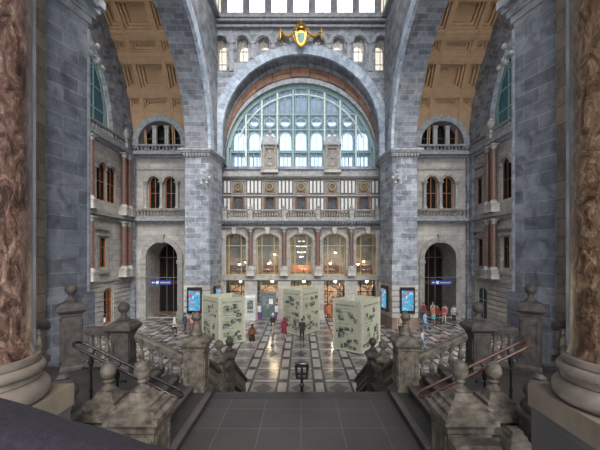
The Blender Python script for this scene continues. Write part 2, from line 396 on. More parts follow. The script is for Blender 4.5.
# drum: big bright windows over the cornice
xm = [1.07+2.14*k for k in range(-4, 4)]
struct('trim', MB().box(-8.9, 8.9, 32.05, 32.6, 29.15, 29.5), 'trim')
for x in xm: struct('trim', MB().box(x-.24, x+.24, 32.0, 32.6, 29.4, 34), 'trim')
edges = [-8.6]+[x for x in xm]+[8.6]
for i in range(len(edges)-1):
    a, b = edges[i]+.24, edges[i+1]-.24
    if b-a > .5: window('bright drum window pane, number %s from left over the cornice' % 'one two three four five six seven eight nine'.split()[i], front(32.15), (a+b)/2, 29.45, b-a, 33.9, 0, 0, 'grey', 'bright' if 0 < i < len(edges)-2 else 'frost', vb=(0,), hb=(29.75, 31.5), fw=.07, bw=.05)
for s in (-1, 1):
    W = LR[s]
    # drum return walls
    struct('wall_%s_drum' % W, MB().prism(rect(12, 32.2, 29.2, 34), side(s, 8.6), 0, .4), 'tan')
    struct('trim', MB().box(s*7.6, s*8.75, 12, 31.6, 28.8, 29.2), 'trim')
    # crossing side arch: wall, voussoir ring
    o = [(12.4, 15.7)] + legarc(20.7, 16.0, 8.3, 15.72, 48)[::-1] + [(29, 15.7), (31.7, 15.7), (31.7, 29), (11, 29), (11, 15.7)]
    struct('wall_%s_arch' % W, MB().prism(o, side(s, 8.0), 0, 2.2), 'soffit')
    struct('trim', MB().strip(legarc(20.7, 16.0, 9.3, 15.75, 48), legarc(20.7, 16.0, 8.26, 15.75, 48), side(s, 7.9), 0, .25), 'bluelight')
    # far pier with chamfer, rusticated foot, capital
    pl = [(10.2, 29), (8.0, 29), (7.62, 31.6), (8.0, 33.3), (8.0, 34), (10.2, 34)]
    struct('wall_%s_far_pier' % W, MB().prism(pl, plan(s), 3.9, 15.3, up=True), 'blue')
    b = MB(); z = .95
    b.prism([(10.32, 28.85), (7.95, 28.85), (7.52, 31.6), (7.9, 34), (10.32, 34)], plan(s), 0, .95, up=True)
    struct('baseboard_%s' % W, b, stone('red_granite_foot_'+W, (.26, .17, .14), (.2, .13, .11), (.12, .1, .1), 1.2, .5))
    b = MB(); z = .95
    for k in range(6):
        b.prism([(10.27, 28.92), (7.98, 28.92), (7.55, 31.6), (7.95, 34), (10.27, 34)], plan(s), z+.04, z+.47, up=True)
        b.prism([(10.2, 29), (8.0, 29), (7.62, 31.6), (8.0, 34), (10.2, 34)], plan(s), z, z+.04); z += .49
    struct('wall_%s_pier_foot' % W, b, 'pale')
    cp = MB()
    for z0, z1, e in ((15.15, 15.32, .08), (15.32, 15.5, .2), (15.5, 15.64, .36), (15.64, 15.8, .46)):
        cp.prism([(10.2+e, 29-e), (8.0-e*.5, 29-e), (7.62-e*.7, 31.6), (7.9-e*.5, 33.3), (10.2+e, 33.3)], plan(s), z0, z1, up=True)
    struct('trim', cp, 'trim')
    br = MB()
    for k in range(9): br.box(s*(8.05+k*.26), s*(8.17+k*.26), 28.72, 29.02, 15.16, 15.46)
    struct('trim', br, 'paletrim')
    # near crossing pier
    pl = [(8.5, 10.96), (8.0, 12.4), (10.4, 12.4), (10.4, 10.96)]
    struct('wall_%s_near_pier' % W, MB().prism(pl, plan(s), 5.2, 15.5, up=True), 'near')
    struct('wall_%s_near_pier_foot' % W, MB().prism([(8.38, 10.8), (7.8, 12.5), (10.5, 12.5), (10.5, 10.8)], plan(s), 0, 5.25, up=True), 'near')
    cp = MB()
    for z0, z1, e in ((15.35, 15.6, .08), (15.6, 15.85, .18), (15.85, 16.1, .3), (16.1, 16.4, .42)):
        cp.prism([(8.5-e, 10.96-e), (8.0-e, 12.4+e), (10.4, 12.4+e), (10.4, 10.96-e)], plan(s), z0, z1, up=True)
    struct('trim', cp, 'trim')
    struct('wall_%s_brown_pilaster' % W, MB().box(s*8.28, s*9.5, 10.2, 10.7, 3, 17.5), 'brownstone')
    struct('trim', MB().tube([(s*8.0, 12.42, 5.2), (s*8.0, 12.42, 15.1)], .07), 'trim')
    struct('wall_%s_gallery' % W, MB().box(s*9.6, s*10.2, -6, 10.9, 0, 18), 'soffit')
    # transept: back wall facing the camera
    cx = 14.3; f = (lambda s: lambda u, v, d: (s*u, 34+d, v))(s)
    hs = [arched(cx, .02, 3.3, 6.2, 1.65), arched(cx+.82, 11.25, 1.16, 14.0, .58), arched(cx-.82, 11.25, 1.16, 14.0, .58), arched(cx, 17.35, 4.3, 17.9, 2.15)]
    struct('wall_%s_transept_back' % W, MB().prism(rect(10.2, 17.7, 0, 30.5), f, 0, .5, hs), 'pale')
    struct('trim', MB().strip(legarc(cx, 17.9, 2.75, 17.3, 24), legarc(cx, 17.9, 2.15, 17.3, 24), lambda u, v, d: (s*u, 33.3+d, v), 0, .75), 'trim')
    struct('trim', MB().strip(legarc(cx, 6.2, 2.12, 5.9, 24), legarc(cx, 6.2, 1.62, 5.9, 24), lambda u, v, d: (s*u, 33.8+d, v), 0, .25), 'paletrim')
    for q in (-1, 1):   # jamb pilasters of the portal, arch hoods of the twin windows
        a, c = sorted((cx+q*1.62, cx+q*2.15))
        struct('trim', MB().fbox(f, a, c, 0, 5.6, -.18, 0).fbox(f, a-.06, c+.06, 5.6, 5.95, -.28, 0).fbox(f, a-.06, c+.06, 0, .7, -.26, 0), 'paletrim')
        struct('trim', MB().strip(arc(cx+q*.82, 14.0, .82, 0, PI, 16), arc(cx+q*.82, 14.0, .58, 0, PI, 16), lambda u, v, d: (s*u, 33.82+d, v), 0, .2), 'paletrim')
    struct('trim', MB().hexa([f(cx-.16, 7.75, -.3), f(cx+.16, 7.75, -.3), f(cx+.16, 7.75, 0), f(cx-.16, 7.75, 0)], [f(cx-.3, 8.6, -.34), f(cx+.3, 8.6, -.34), f(cx+.3, 8.6, 0), f(cx-.3, 8.6, 0)]), 'paletrim')
    # cornices of the transept back wall
    for z0, z1, e in ((9.75, 9.95, .25), (9.95, 10.3, .7), (16.45, 16.65, .3), (16.65, 16.85, .86)):
        struct('trim', MB().fbox(f, 10.2, 17.6, z0, z1, -e, 0), 'trim')
    struct('trim', MB().fbox(f, 10.2, 17.6, 15.25, 15.4, -.12, 0).fbox(f, 10.2, 17.6, 10.95, 11.2, -.14, 0), 'paletrim')
    # corner pilaster strip
    struct('trim', MB().fbox(f, 16.95, 17.5, 0, 17, -.35, 0).box(s*17.1, s*17.5, 33.0, 33.66, 4.4, 17), 'blue')
    # end wall of the transept with lunette
    g = side(s, 17.5)
    if s < 0:
        up = [arched(28.9, 11.3, 1.3, 14.0, .65), arched(30.45, 11.3, 1.3, 14.0, .65)]; lo = [rect(28.5, 29.6, 5.4, 8.1)]; gr = [arched(29.9, .3, 1.3, 3.1, .45)]
    else:
        up = [rect(31.7, 32.75, 11.5, 14.0), arched(28.1, 11.3, 1.3, 14.2, .65)]; lo = [rect(31.6, 32.6, 5.4, 8.1), rect(27.6, 28.6, 5.4, 8.1)]; gr = [arched(31.9, .3, 1.7, 2.9, .6)]
    lun = arched(20.7, 17.45, 19.2, 17.6, 9.6, 40)
    struct('wall_%s_transept_end' % W, MB().prism(rect(7.4, 34.2, 0, 30.5), g, 0, .5, up+lo+gr+[lun]), 'pale')
    struct('trim', MB().strip(legarc(20.7, 16.8, 13.4, 16.8, 48), legarc(20.7, 17.3, 9.55, 16.8, 48), side(s, 17.2), 0, .35), 'blue')
    window('great teal lunette window in the %s end wall' % W, g, 20.7, 17.45, 19.2, 17.6, 9.6, .2, 'green', 'tealglass', vb=[-9+1.5*k for k in range(13)], hb=(19.2, 21, 22.8), fw=.3, bw=.14)
    for z0, z1, e in ((4.15, 4.4, .2), (9.7, 9.95, .3), (9.95, 10.3, .55), (16.3, 16.55, .3), (16.55, 16.9, .6)):
        struct('trim', MB().fbox(g, 20, 33.6, z0, z1, -e, 0), 'paletrim' if z0 < 16 else 'trim')
    r = MB(); z = .3
    for k in range(9):
        for (a, b_) in ((24, gr[0][0][0]-.15), (gr[0][1][0]+.15, 33.9)):
            r.fbox(g, a, b_, z+.04, z+.40, -.1, 0)
        z += .43
    struct('trim', r, 'pale')
    for (i, h) in enumerate(up):
        arch = len(h) > 4; c = (h[0][0]+h[1][0])/2; w = h[1][0]-h[0][0]
        if arch:
            window('%s arched upper window of the %s side wall' % (['first', 'second'][i], W), g, c, 11.3, w, 14.0 if s < 0 else 14.2, w/2, .08, 'orange' if s < 0 else 'brownwood', 'darkglass', vb=(0,), hb=(13.0,), fw=.09)
            struct('trim', MB().strip(arc(c, 14.0 if s < 0 else 14.2, w/2+.3, 0, PI, 16), arc(c, 14.0 if s < 0 else 14.2, w/2, 0, PI, 16), side(s, 17.3), 0, .2), 'paletrim')
        else:
            window('tall rectangular upper window of the right side wall', g, c, 11.5, w, 14, 0, .08, 'brownwood', 'darkglass', vb=(0,), hb=(13.2,), fw=.09)
            struct('trim', MB().fbox(g, c-.85, c-.55, 11.3, 14.1, -.15, 0).fbox(g, c+.55, c+.85, 11.3, 14.1, -.15, 0).fbox(g, c-.9, c+.9, 14.1, 14.35, -.25, 0).prism([(c-.9, 15.0), (c+.9, 15.0), (c+.9, 15.15), (c, 15.5), (c-.9, 15.15)], g, -.25, 0), 'paletrim')
    for (i, h) in enumerate(lo):
        c = (h[0][0]+h[1][0])/2; w = h[1][0]-h[0][0]
        window('%slower window with orange frame in the %s side wall' % ('second ' if i else '', W), g, c, 5.4, w, 8.1, 0, .08, 'orange' if s < 0 else 'brownwood', 'darkglass', vb=(0,), hb=(7.2,), fw=.11)
        struct('trim', MB().fbox(g, c-.9, c-.6, 5.2, 8.2, -.15, 0).fbox(g, c+.6, c+.9, 5.2, 8.2, -.15, 0).fbox(g, c-.95, c+.95, 8.2, 8.4, -.25, 0).prism([(c-.95, 8.75), (c+.95, 8.75), (c+.95, 8.9), (c, 9.35), (c-.95, 8.9)], g, -.3, 0).fbox(g, c-.95, c+.95, 4.9, 5.2, -.25, 0), 'paletrim')
    c = (gr[0][0][0]+gr[0][1][0])/2; w = gr[0][1][0]-gr[0][0][0]
    if s < 0: window('orange wooden street door in the rusticated left side wall', g, c, .3, w, 3.1, .45, .08, 'orange', 'darkglass', vb=(0,), hb=(2.5, 1.2), fw=.14, kind='door')
    else: window('green arched window in the rusticated right side wall', g, c, .3, w, 2.9, .6, .08, 'palegreen', 'tealglass', vb=(0,), hb=(2.2,), fw=.1)
    # twin windows and lunette of the back wall
    for q in (-1, 1):
        window('%s of the twin arched windows above the %s portal' % ('outer' if q > 0 else 'inner', W), f, cx+q*.82, 11.25, 1.16, 14.0, .58, .25, 'orange', 'darkglass', vb=(0,), hb=(12.9,), fw=.09)
    window('dark half-round window high over the %s portal' % W, f, cx, 17.35, 4.3, 17.9, 2.15, .3, 'brownwood', 'darkglass', hb=(18.6,), fw=.1)
    # portal passage: lining, then a glazed screen with doors
    struct('wall_%s_passage' % W, MB().strip([(cx+1.66, 0)]+legarc(cx, 6.2, 1.66, 5, 20)+[(cx-1.66, 0)], [(cx+1.95, 0)]+legarc(cx, 6.2, 1.95, 5, 20)+[(cx-1.95, 0)], f, .5, 3.5), 'pale')
    wdw = window('tall glazed doorway screen inside the %s portal' % W, f, cx, .02, 3.3, 6.2, 1.65, 3.0, 'brownwood', 'darkglass', vb=(-.75, 0, .75), hb=(3.3, 3.5, 6.2), fw=.13, bw=.1, kind='door')
    # dim rooms behind the windows
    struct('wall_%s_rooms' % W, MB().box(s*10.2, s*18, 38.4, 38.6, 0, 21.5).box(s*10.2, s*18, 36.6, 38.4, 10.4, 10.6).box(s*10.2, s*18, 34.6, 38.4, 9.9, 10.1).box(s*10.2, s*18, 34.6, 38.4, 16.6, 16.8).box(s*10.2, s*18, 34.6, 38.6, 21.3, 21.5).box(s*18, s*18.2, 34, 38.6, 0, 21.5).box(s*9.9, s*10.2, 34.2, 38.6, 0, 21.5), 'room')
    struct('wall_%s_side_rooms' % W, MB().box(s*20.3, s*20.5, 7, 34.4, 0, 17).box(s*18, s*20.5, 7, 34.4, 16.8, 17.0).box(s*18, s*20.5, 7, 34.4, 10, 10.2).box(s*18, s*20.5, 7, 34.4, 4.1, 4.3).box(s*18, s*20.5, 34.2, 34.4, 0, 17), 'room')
    # coffered barrel vault over the transept
    R, yc, zc = 13.3, 20.7, 16.8
    vb = MB()
    def V(x, t, e): return (s*x, yc+(R+e)*math.cos(t), zc+(R+e)*math.sin(t))
    def patch(x0, x1, t0, t1, e=0, n=None):
        n = n or max(1, int((t1-t0)/math.radians(3)))
        for i in range(n):
            a, b_ = t0+(t1-t0)*i/n, t0+(t1-t0)*(i+1)/n
            vb.face([V(x0, a, e), V(x1, a, e), V(x1, b_, e), V(x0, b_, e)])
    def ringp(x0, x1, t0, t1, m, e0, e1):     # a sloped or vertical step from (rect, e0) inwards by m at e1
        mt = m/R
        A = [(x0, t0), (x1, t0), (x1, t1), (x0, t1)]; B = [(x0+m, t0+mt), (x1-m, t0+mt), (x1-m, t1-mt), (x0+m, t1-mt)]
        for i in range(4):
            j = (i+1) % 4; vb.face([V(*A[i], e0), V(*A[j], e0), V(*B[j], e1), V(*B[i], e1)])
        return B[0][0], B[2][0], B[0][1], B[2][1]
    def coffer(x0, x1, t0, t1, deep):
        q = (x0, x1, t0, t1)
        q = ringp(*q, .001, 0, .16*deep); q = ringp(*q, .16, .16*deep, .16*deep); q = ringp(*q, .001, .16*deep, .34*deep)
        q = ringp(*q, .2, .34*deep, .34*deep); q = ringp(*q, .001, .34*deep, .5*deep)
        patch(*q, e=.5*deep, n=1)
    xcols = [(11.55, 12.85), (13.3, 15.75), (16.15, 17.25)]
    rows = []; t = 19.8
    while t < 80:
        rows.append((t, t+4.0, 1.2)); rows.append((t+7.6, t+16.6, 1.9)); t += 20.8
    gx = [10.2]+[q for c_ in xcols for q in c_]+[17.5]
    gt = [0.0]+[q for r_ in rows for q in r_[:2]]+[96.0]
    for i in range(len(gx)-1):
        for j in range(len(gt)-1):
            t0, t1 = math.radians(gt[j]), math.radians(gt[j+1])
            if i % 2 and j % 2 and gx[i+1] < 17.4: coffer(gx[i], gx[i+1], t0, t1, rows[(j-1)//2][2])
            elif j == 0:                     # the lunette cuts into the foot of the vault: leave its opening free
                xs_ = [gx[i]+(gx[i+1]-gx[i])*q/max(1, int((gx[i+1]-gx[i])/.12)) for q in range(max(1, int((gx[i+1]-gx[i])/.12))+1)]
                for q in range(len(xs_)-1):
                    for w_ in range(36):
                        ta, tb = t1*w_/36, t1*(w_+1)/36; zm = zc+R*math.sin((ta+tb)/2); xm_ = (xs_[q]+xs_[q+1])/2
                        if not (math.hypot(xm_-cx, max(0, zm-17.9)) < 2.4 and zm > 17.2): patch(xs_[q], xs_[q+1], ta, tb, n=1)
            else: patch(gx[i], gx[i+1], t0, t1, n=1 if j % 2 else None)
    struct('ceiling_%s_vault' % W, vb, 'tan')
    fl = MB()                                  # raised fillets on the ribs of the vault
    def fillet_x(x):
        n = 32
        for k in range(n):
            a, b_ = 1.67*k/n, 1.67*(k+1)/n
            fl.hexa([V(x-.05, a, -.06), V(x+.05, a, -.06), V(x+.05, b_, -.06), V(x-.05, b_, -.06)], [V(x-.05, a, .03), V(x+.05, a, .03), V(x+.05, b_, .03), V(x-.05, b_, .03)])
    def fillet_t(d):
        a, b_ = math.radians(d)-.004, math.radians(d)+.004
        fl.hexa([V(10.3, a, -.06), V(17.4, a, -.06), V(17.4, b_, -.06), V(10.3, b_, -.06)], [V(10.3, a, .03), V(17.4, a, .03), V(17.4, b_, .03), V(10.3, b_, .03)])
    for x in (11.1, 12.98, 13.17, 15.87, 16.02): fillet_x(x)
    for r_ in rows:
        fillet_t(r_[0]-1.2); fillet_t(r_[1]+1.2)
    struct('trim', fl, 'tan')
struct('ceiling_crossing_shade', MB().box(-9.2, 9.2, 23, 33, 34, 34.3), 'trim')  # unseen partial roof, added to keep sky and sun off the drum wall
# unseen gallery roof slab, added with the near arch wall to darken the foreground
struct('ceiling_gallery_shade', MB().box(-10.2, 10.2, -6, 10.9, 17.8, 18), 'soffit')
o = [(-7.6, 15.9)] + legarc(0, 17.5, 7.6, 15.95, 32)[::-1] + [(7.6, 15.9), (10.4, 15.9), (10.4, 28.6), (-10.4, 28.6), (-10.4, 15.9)]
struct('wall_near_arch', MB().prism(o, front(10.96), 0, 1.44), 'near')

# ------------------------------------------------------------------ facade dressing (structure)
for x in (-5.05, -1.69, 1.69, 5.05): struct('trim', MB().box(x-.62, x+.62, FY-.35, FY+.02, 0, 3.9).box(x-.7, x+.7, FY-.42, FY+.02, 0, .5), 'pale')
for x in (-7.9, 7.9): struct('trim', MB().box(x-.3, x+.3, FY-.2, FY+.02, 0, 9.0), 'pale')
struct('trim', MB().box(-8.6, 8.6, FY-.45, FY+.05, 3.97, 4.12).box(-8.6, 8.6, FY-.3, FY+.05, 4.12, 4.42), 'paletrim')
for c in bays:   # stone surround of each tall window: imposts, arch hood, keystone
    h = arched(c, 4.45, 2.35, 8.15, .55); H = arched(c, 4.45, 3.0, 8.25, .72)
    struct('trim', MB().strip(h[1:]+[h[0]], H[1:]+[H[0]], front(FY-.12), 0, .14).box(c-1.6, c-1.15, FY-.2, FY, 7.95, 8.2).box(c+1.15, c+1.6, FY-.2, FY, 7.95, 8.2), 'paletrim')
    struct('trim', MB().hexa([(c-.16, FY-.34, 8.65), (c+.16, FY-.34, 8.65), (c+.16, FY, 8.65), (c-.16, FY, 8.65)], [(c-.26, FY-.38, 9.3), (c+.26, FY-.38, 9.3), (c+.26, FY, 9.3), (c-.26, FY, 9.3)]), 'pale')
struct('trim', MB().box(-8.6, 8.6, FY-.2, FY+.02, 9.25, 9.4).box(-8.6, 8.6, FY-.6, FY+.4, 9.75, 9.9).box(-8.6, 8.6, FY-.75, FY+.4, 9.9, 10.1), 'trim')
dn = MB()
for k in range(57): dn.box(-8.4+k*.3-.07, -8.4+k*.3+.07, FY-.5, FY-.02, 9.58, 9.75)
struct('trim', dn, 'paletrim')
# upper storey: moulded strings, parapet, pale and dark striped panels, squares with roundels
struct('trim', MB().box(-8.6, 8.6, FY+.2, FY+.4, 12.52, 12.64).box(-8.6, 8.6, FY+.1, FY+.4, 14.3, 14.45).box(-8.6, 8.6, FY-.1, FY+.5, 14.45, 14.65).box(-8.6, 8.6, FY+.1, FY+.5, 14.65, 14.8), 'paletrim')
struct('trim', MB().box(-8.6, 8.6, FY+.12, FY+.3, 14.8, 15.4).box(-8.6, 8.6, FY+.05, FY+.4, 15.4, 15.52), 'trim')
for k in range(17): struct('trim', MB().box(-8.2+k*1.025-.06, -8.2+k*1.025+.06, FY+.06, FY+.12, 14.8, 15.42), 'paletrim') if k % 2 == 0 else None
wp = MB(); dp = MB()
for g0 in (-7.95, -4.8, -1.6, 1.6, 4.8, 7.95):
    for z0, z1 in ((10.7, 12.4), (12.74, 14.2)):
        dp.box(g0-.78, g0+.78, FY+.30, FY+.36, z0, z1)
        for k in range(4):
            x = g0-.57+k*.38
            wp.box(x-.11, x+.11, FY+.22, FY+.32, z0+.12, z1-.12)
struct('trim', dp, 'dark'); struct('trim', wp, 'white')
for k in range(-2, 3):
    x = 3.2*k
    m = MB()
    for r0 in (.78, .55): m.prism(rect(x-r0, x+r0, 13.47-r0*.88, 13.47+r0*.88), front(FY+.2 if r0 < .7 else FY+.26), 0, .1, [rect(x-r0+.08, x+r0-.08, 13.47-r0*.88+.08, 13.47+r0*.88-.08)])
    struct('trim', m, 'paletrim')
    struct('trim', MB().prism(rect(x-.62, x+.62, 10.6, 12.5), front(FY+.22), 0, .14, [rect(x-.46, x+.46, 10.77, 12.43)]), 'brownwood')
    window('%s small oblong window above the balustrade' % ORD[k+2], FB, x, 10.77, .92, 12.43, 0, .12, 'brownwood', 'glass', hb=(11.9,), fw=.07)
# ------------------------------------------------------------------ facade windows
for i, c in enumerate(bays):
    window('%s tall café window with ochre bars' % ORD[i], F, c, 4.45, 2.35, 8.15, .55, .25, 'ochre', 'glass', vb=(-.62, .62), hb=(7.45,), fw=.1, bw=.07)
    r = window('%s ground-floor shopfront under the sill' % ORD[i], F, c, .02, 2.54, 3.95, 0, .3, 'black' if i != 1 else 'grey', 'glass', vb=(-.65, .65) if i != 1 else (-.75, .75), hb=(2.75,), fw=.1, bw=.08, kind='door')
# great green window
r = sroot('window', 'great half-round green iron window under the stone arch')
MB().strip(legarc(0, 16.2, 7.62, 15.45, 48), legarc(0, 16.2, 7.25, 15.45, 48), front(33.55), 0, .35).build('window_frame', 'green', r)
gb = MB(); pb = MB()
def ztop(x, R=7.3): return 16.2+math.sqrt(max(0, R*R-x*x))
for k in range(-5, 5):
    x = .8+1.6*k; t = ztop(x)
    (pb if k in (-4, -3, -2, 1, 2, 3) else gb).box(x-.09, x+.09, 33.55, 33.8, 15.5, t)
    if abs(x) < 6.5: gb.box(x+.22, x+.26, 33.6, 33.7, 15.5, ztop(x+.24)); gb.box(x-.26, x-.22, 33.6, 33.7, 15.5, ztop(x-.24))
    if abs(x+.8) < 6.6: gb.box(x+.78, x+.82, 33.6, 33.7, 15.5, ztop(x+.8))
for z in (16.95, 17.1, 19.25, 20.8):
    w = math.sqrt(7.3**2-(z-16.2)**2); gb.box(-w, w, 33.57, 33.72, z-.05, z+.05)
for k in range(-4, 5):
    x = 1.6*k
    if ztop(abs(x)+.6) > 19.3: gb.strip(arc(x, 18.35, .66, 0, PI, 14), arc(x, 18.35, .56, 0, PI, 14), front(33.58), 0, .12)
    if ztop(abs(x)+.6) > 20.9: gb.strip(arc(x, 20.0, .55, 0, 2*PI, 18), arc(x, 20.0, .46, 0, 2*PI, 18), front(33.58), 0, .1)
pb.strip(arc(0, 16.2, 6.7, .35, PI-.35, 40), arc(0, 16.2, 6.58, .35, PI-.35, 40), front(33.56), 0, .16)
gb.build('glazing_bar', 'green', r); pb.build('main_mullion', 'palegreen', r)
MB().prism(legarc(0, 16.2, 7.4, 15.5, 40), front(33.85), 0, .02).build('pane', 'blueglass', r)
# outer arcade screen seen through the great window
hs = []
for k in range(-4, 5):
    x = 1.72*k
    hs += [rect(x-.62, x-.25, 16.2, 17.5), rect(x-.17, x+.17, 16.2, 17.5), rect(x+.25, x+.62, 16.2, 17.5)]; hs.append(arched(x, 18.0, 1.3, 19.6, .65, 10))
    if abs(k) < 4: hs.append([(x+.55*math.cos(2*PI*q/14), 21.4+.5*math.sin(2*PI*q/14)) for q in range(14)])
    if abs(k) < 4: hs.append(arched(x, 22.5, 1.1, 24.0-abs(k)*.35, .5, 8))
struct('wall_outer_screen', MB().prism(rect(-9, 9, 10.3, 27), front(37.0), 0, .35, hs), stone('outer_screen_stone', (.42, .44, .47), (.34, .36, .38), (.3, .3, .3), 1, .5))
struct('wall_street_opposite', MB().box(-10, 10, 41.5, 41.8, 23.2, 28), 'soffit')
# café behind the facade
struct('wall_cafe', MB().box(-8.6, 8.6, 39.6, 39.8, 0, 10.3).box(-8.8, -8.6, 34, 39.8, 0, 10.3).box(8.6, 8.8, 34, 39.8, 0, 10.3), 'cafewall')
struct('ceiling_cafe', MB().box(-8.8, 8.8, 34.1, 39.8, 10.1, 10.3), 'cafe')
struct('floor_cafe_upper', MB().box(-8.6, 8.6, 34.1, 39.6, 3.98, 4.2), 'brownwood')
# ------------------------------------------------------------------ red marble columns and facade balustrade
def mcolumn(label, loc, h, r, group, ped=.0, mat='redmarble'):
    t = thing('marble_column', label, 'column', loc, 0, group)
    if ped: MB().box(-r*1.6, r*1.6, -r*1.3, r*1.6, 0, ped).box(-r*1.8, r*1.8, -r*1.5, r*1.8, ped, ped+.1).box(-r*1.75, r*1.75, -r*1.45, r*1.75, 0, .12).build('pedestal', 'pale', t)
    z = ped+(.1 if ped else 0)
    MB().lathe([(r*1.4, z), (r*1.45, z+.06), (r*1.3, z+.13), (r*1.15, z+.16), (r*1.22, z+.22), (r*1.02, z+.28)], n=16).build('base', 'pale', t, True)
    MB().lathe([(r, z+.27), (r*.98, z+(h-z)*.4), (r*.86, h-.45)], n=16).build('shaft', mat, t, True)
    MB().lathe([(r*.86, h-.46), (r*1.0, h-.42), (r*.95, h-.38), (r*1.15, h-.2), (r*1.45, h-.1)], n=16).build('capital', 'paletrim', t, True)
    MB().box(-r*1.5, r*1.5, -r*1.4, r*1.5, h-.1, h).build('abacus', 'paletrim', t)
    return t
for i, x in enumerate((-5.05, -1.69, 1.69, 5.05)):
    mcolumn('red marble column between the %s tall café windows' % ['two leftmost', 'second and third', 'third and fourth', 'two rightmost'][i], (x, FY-.38, 4.42), 4.8, .23, 'red marble columns of the far facade', .6)
BAL = [(.05, 0), (.062, .02), (.05, .05), (.036, .08), (.05, .16), (.075, .30), (.078, .38), (.06, .50), (.038, .66), (.034, .74), (.05, .78), (.055, .82), (.045, .84), (.055, .86), (.055, 1)]
balm = {}
def balmesh(h, k, mat, n=10):
    key = (round(h, 3), round(k, 2), mat)
    if key not in balm:
        balm[key] = MB().lathe([(r*k, z*h) for r, z in BAL], n=n).box(-.07*k, .07*k, -.07*k, .07*k, -.01, .05*h).box(-.07*k, .07*k, -.07*k, .07*k, h*.93, h+.01).mesh('baluster', M[mat], True)
    return balm[key]
def balustrade(label, p0, p1, n, mat, h, k=1.0, rw=.13, rh=.12, group=None, base=.1, bmat=None, lo=(0, 0)):
    """p0, p1: middle of the rail's top; balusters of height h hang under it on a foot rail."""
    p0, p1 = Vector(p0), Vector(p1); t = thing('balustrade', label, 'balustrade', p0, 0, group)
    d = p1-p0; hd = Vector((d.x, d.y, 0)).normalized(); nrm = Vector((-hd.y, hd.x, 0))
    def beam(za, zb, w, rnd=0):
        m = MB(); sec = [(-w, za), (w, za), (w, zb-rnd), (w*.6, zb), (-w*.6, zb), (-w, zb-rnd)] if rnd else [(-w, za), (w, za), (w, zb), (-w, zb)]
        A = [nrm*a+Vector((0, 0, b)) for a, b in sec]; B = [q+d for q in A]
        return m.hexa(A, B)
    r = beam(-rh, 0, rw, rh*.35); r2 = beam(-rh-.05, -rh, rw*.75)
    i = len(r.v); r.v += r2.v; r.f += [tuple(q+i for q in f_) for f_ in r2.f]; r.u += r2.u
    r.build('hand_rail', bmat or mat, t)
    if base: beam(-rh-.05-h-base, -rh-.05-h, rw*.95).build('foot_rail', bmat or mat, t)
    bm = balmesh(h, k, mat)
    for j in range(n):
        q = d*((j+.5)/n)
        link('baluster', bm, t, (q.x, q.y, q.z-rh-.05-h))
    return t
seg = [-7.62, -5.05, -1.69, 1.69, 5.05, 7.62]
for i in range(5):
    balustrade('%s stretch of pale balustrade over the tall café windows' % ORD[i], (seg[i]+.28, FY-.45, 11.05), (seg[i+1]-.28, FY-.45, 11.05), 11, 'paletrim', .66, .9, .16, .1, 'facade balustrade stretches', .12)
for i, x in enumerate(seg):
    p = thing('balustrade_pedestal', 'square pedestal with small ball on the facade balustrade, %s' % ['at its left end', 'second from left', 'third from left', 'third from right', 'second from right', 'at its right end'][i], 'pedestal', (x, FY-.45, 10.1), 0, 'facade balustrade pedestals')
    MB().box(-.22, .22, -.2, .2, 0, .95).build('block', 'paletrim', p); MB().box(-.27, .27, -.25, .25, .95, 1.05).build('cap', 'trim', p)
    MB().ball((0, 0, 1.22), .17, 10).build('ball', 'trim', p, True)
# roundels
for k in range(-2, 3):
    t = thing('gilt_roundel', '%s gilt roundel in a square panel above the small windows' % ORD[k+2], 'roundel', (3.2*k, FY+.16, 13.47), 0, 'gilt roundels')
    m = MB(); m.strip(arc(0, 0, .42, 0, 2*PI, 24), arc(0, 0, .27, 0, 2*PI, 24), lambda u, v, d: (u, d, v), -.06, .1); m.build('ring', 'goldd', t)
    m = MB(); m.strip(arc(0, 0, .5, 0, 2*PI, 24), arc(0, 0, .42, 0, 2*PI, 24), lambda u, v, d: (u, d, v), 0, .1); m.build('rim', 'dark', t)
    m = MB(); m.strip(arc(0, 0, .27, 0, 2*PI, 20), arc(0, 0, .001, 0, 2*PI, 20), lambda u, v, d: (u, d, v), .03, .1); m.build('disc', 'dark', t)
    MB().ball((0, -.0, 0), .1, 10).build('boss', 'gold', t, True)
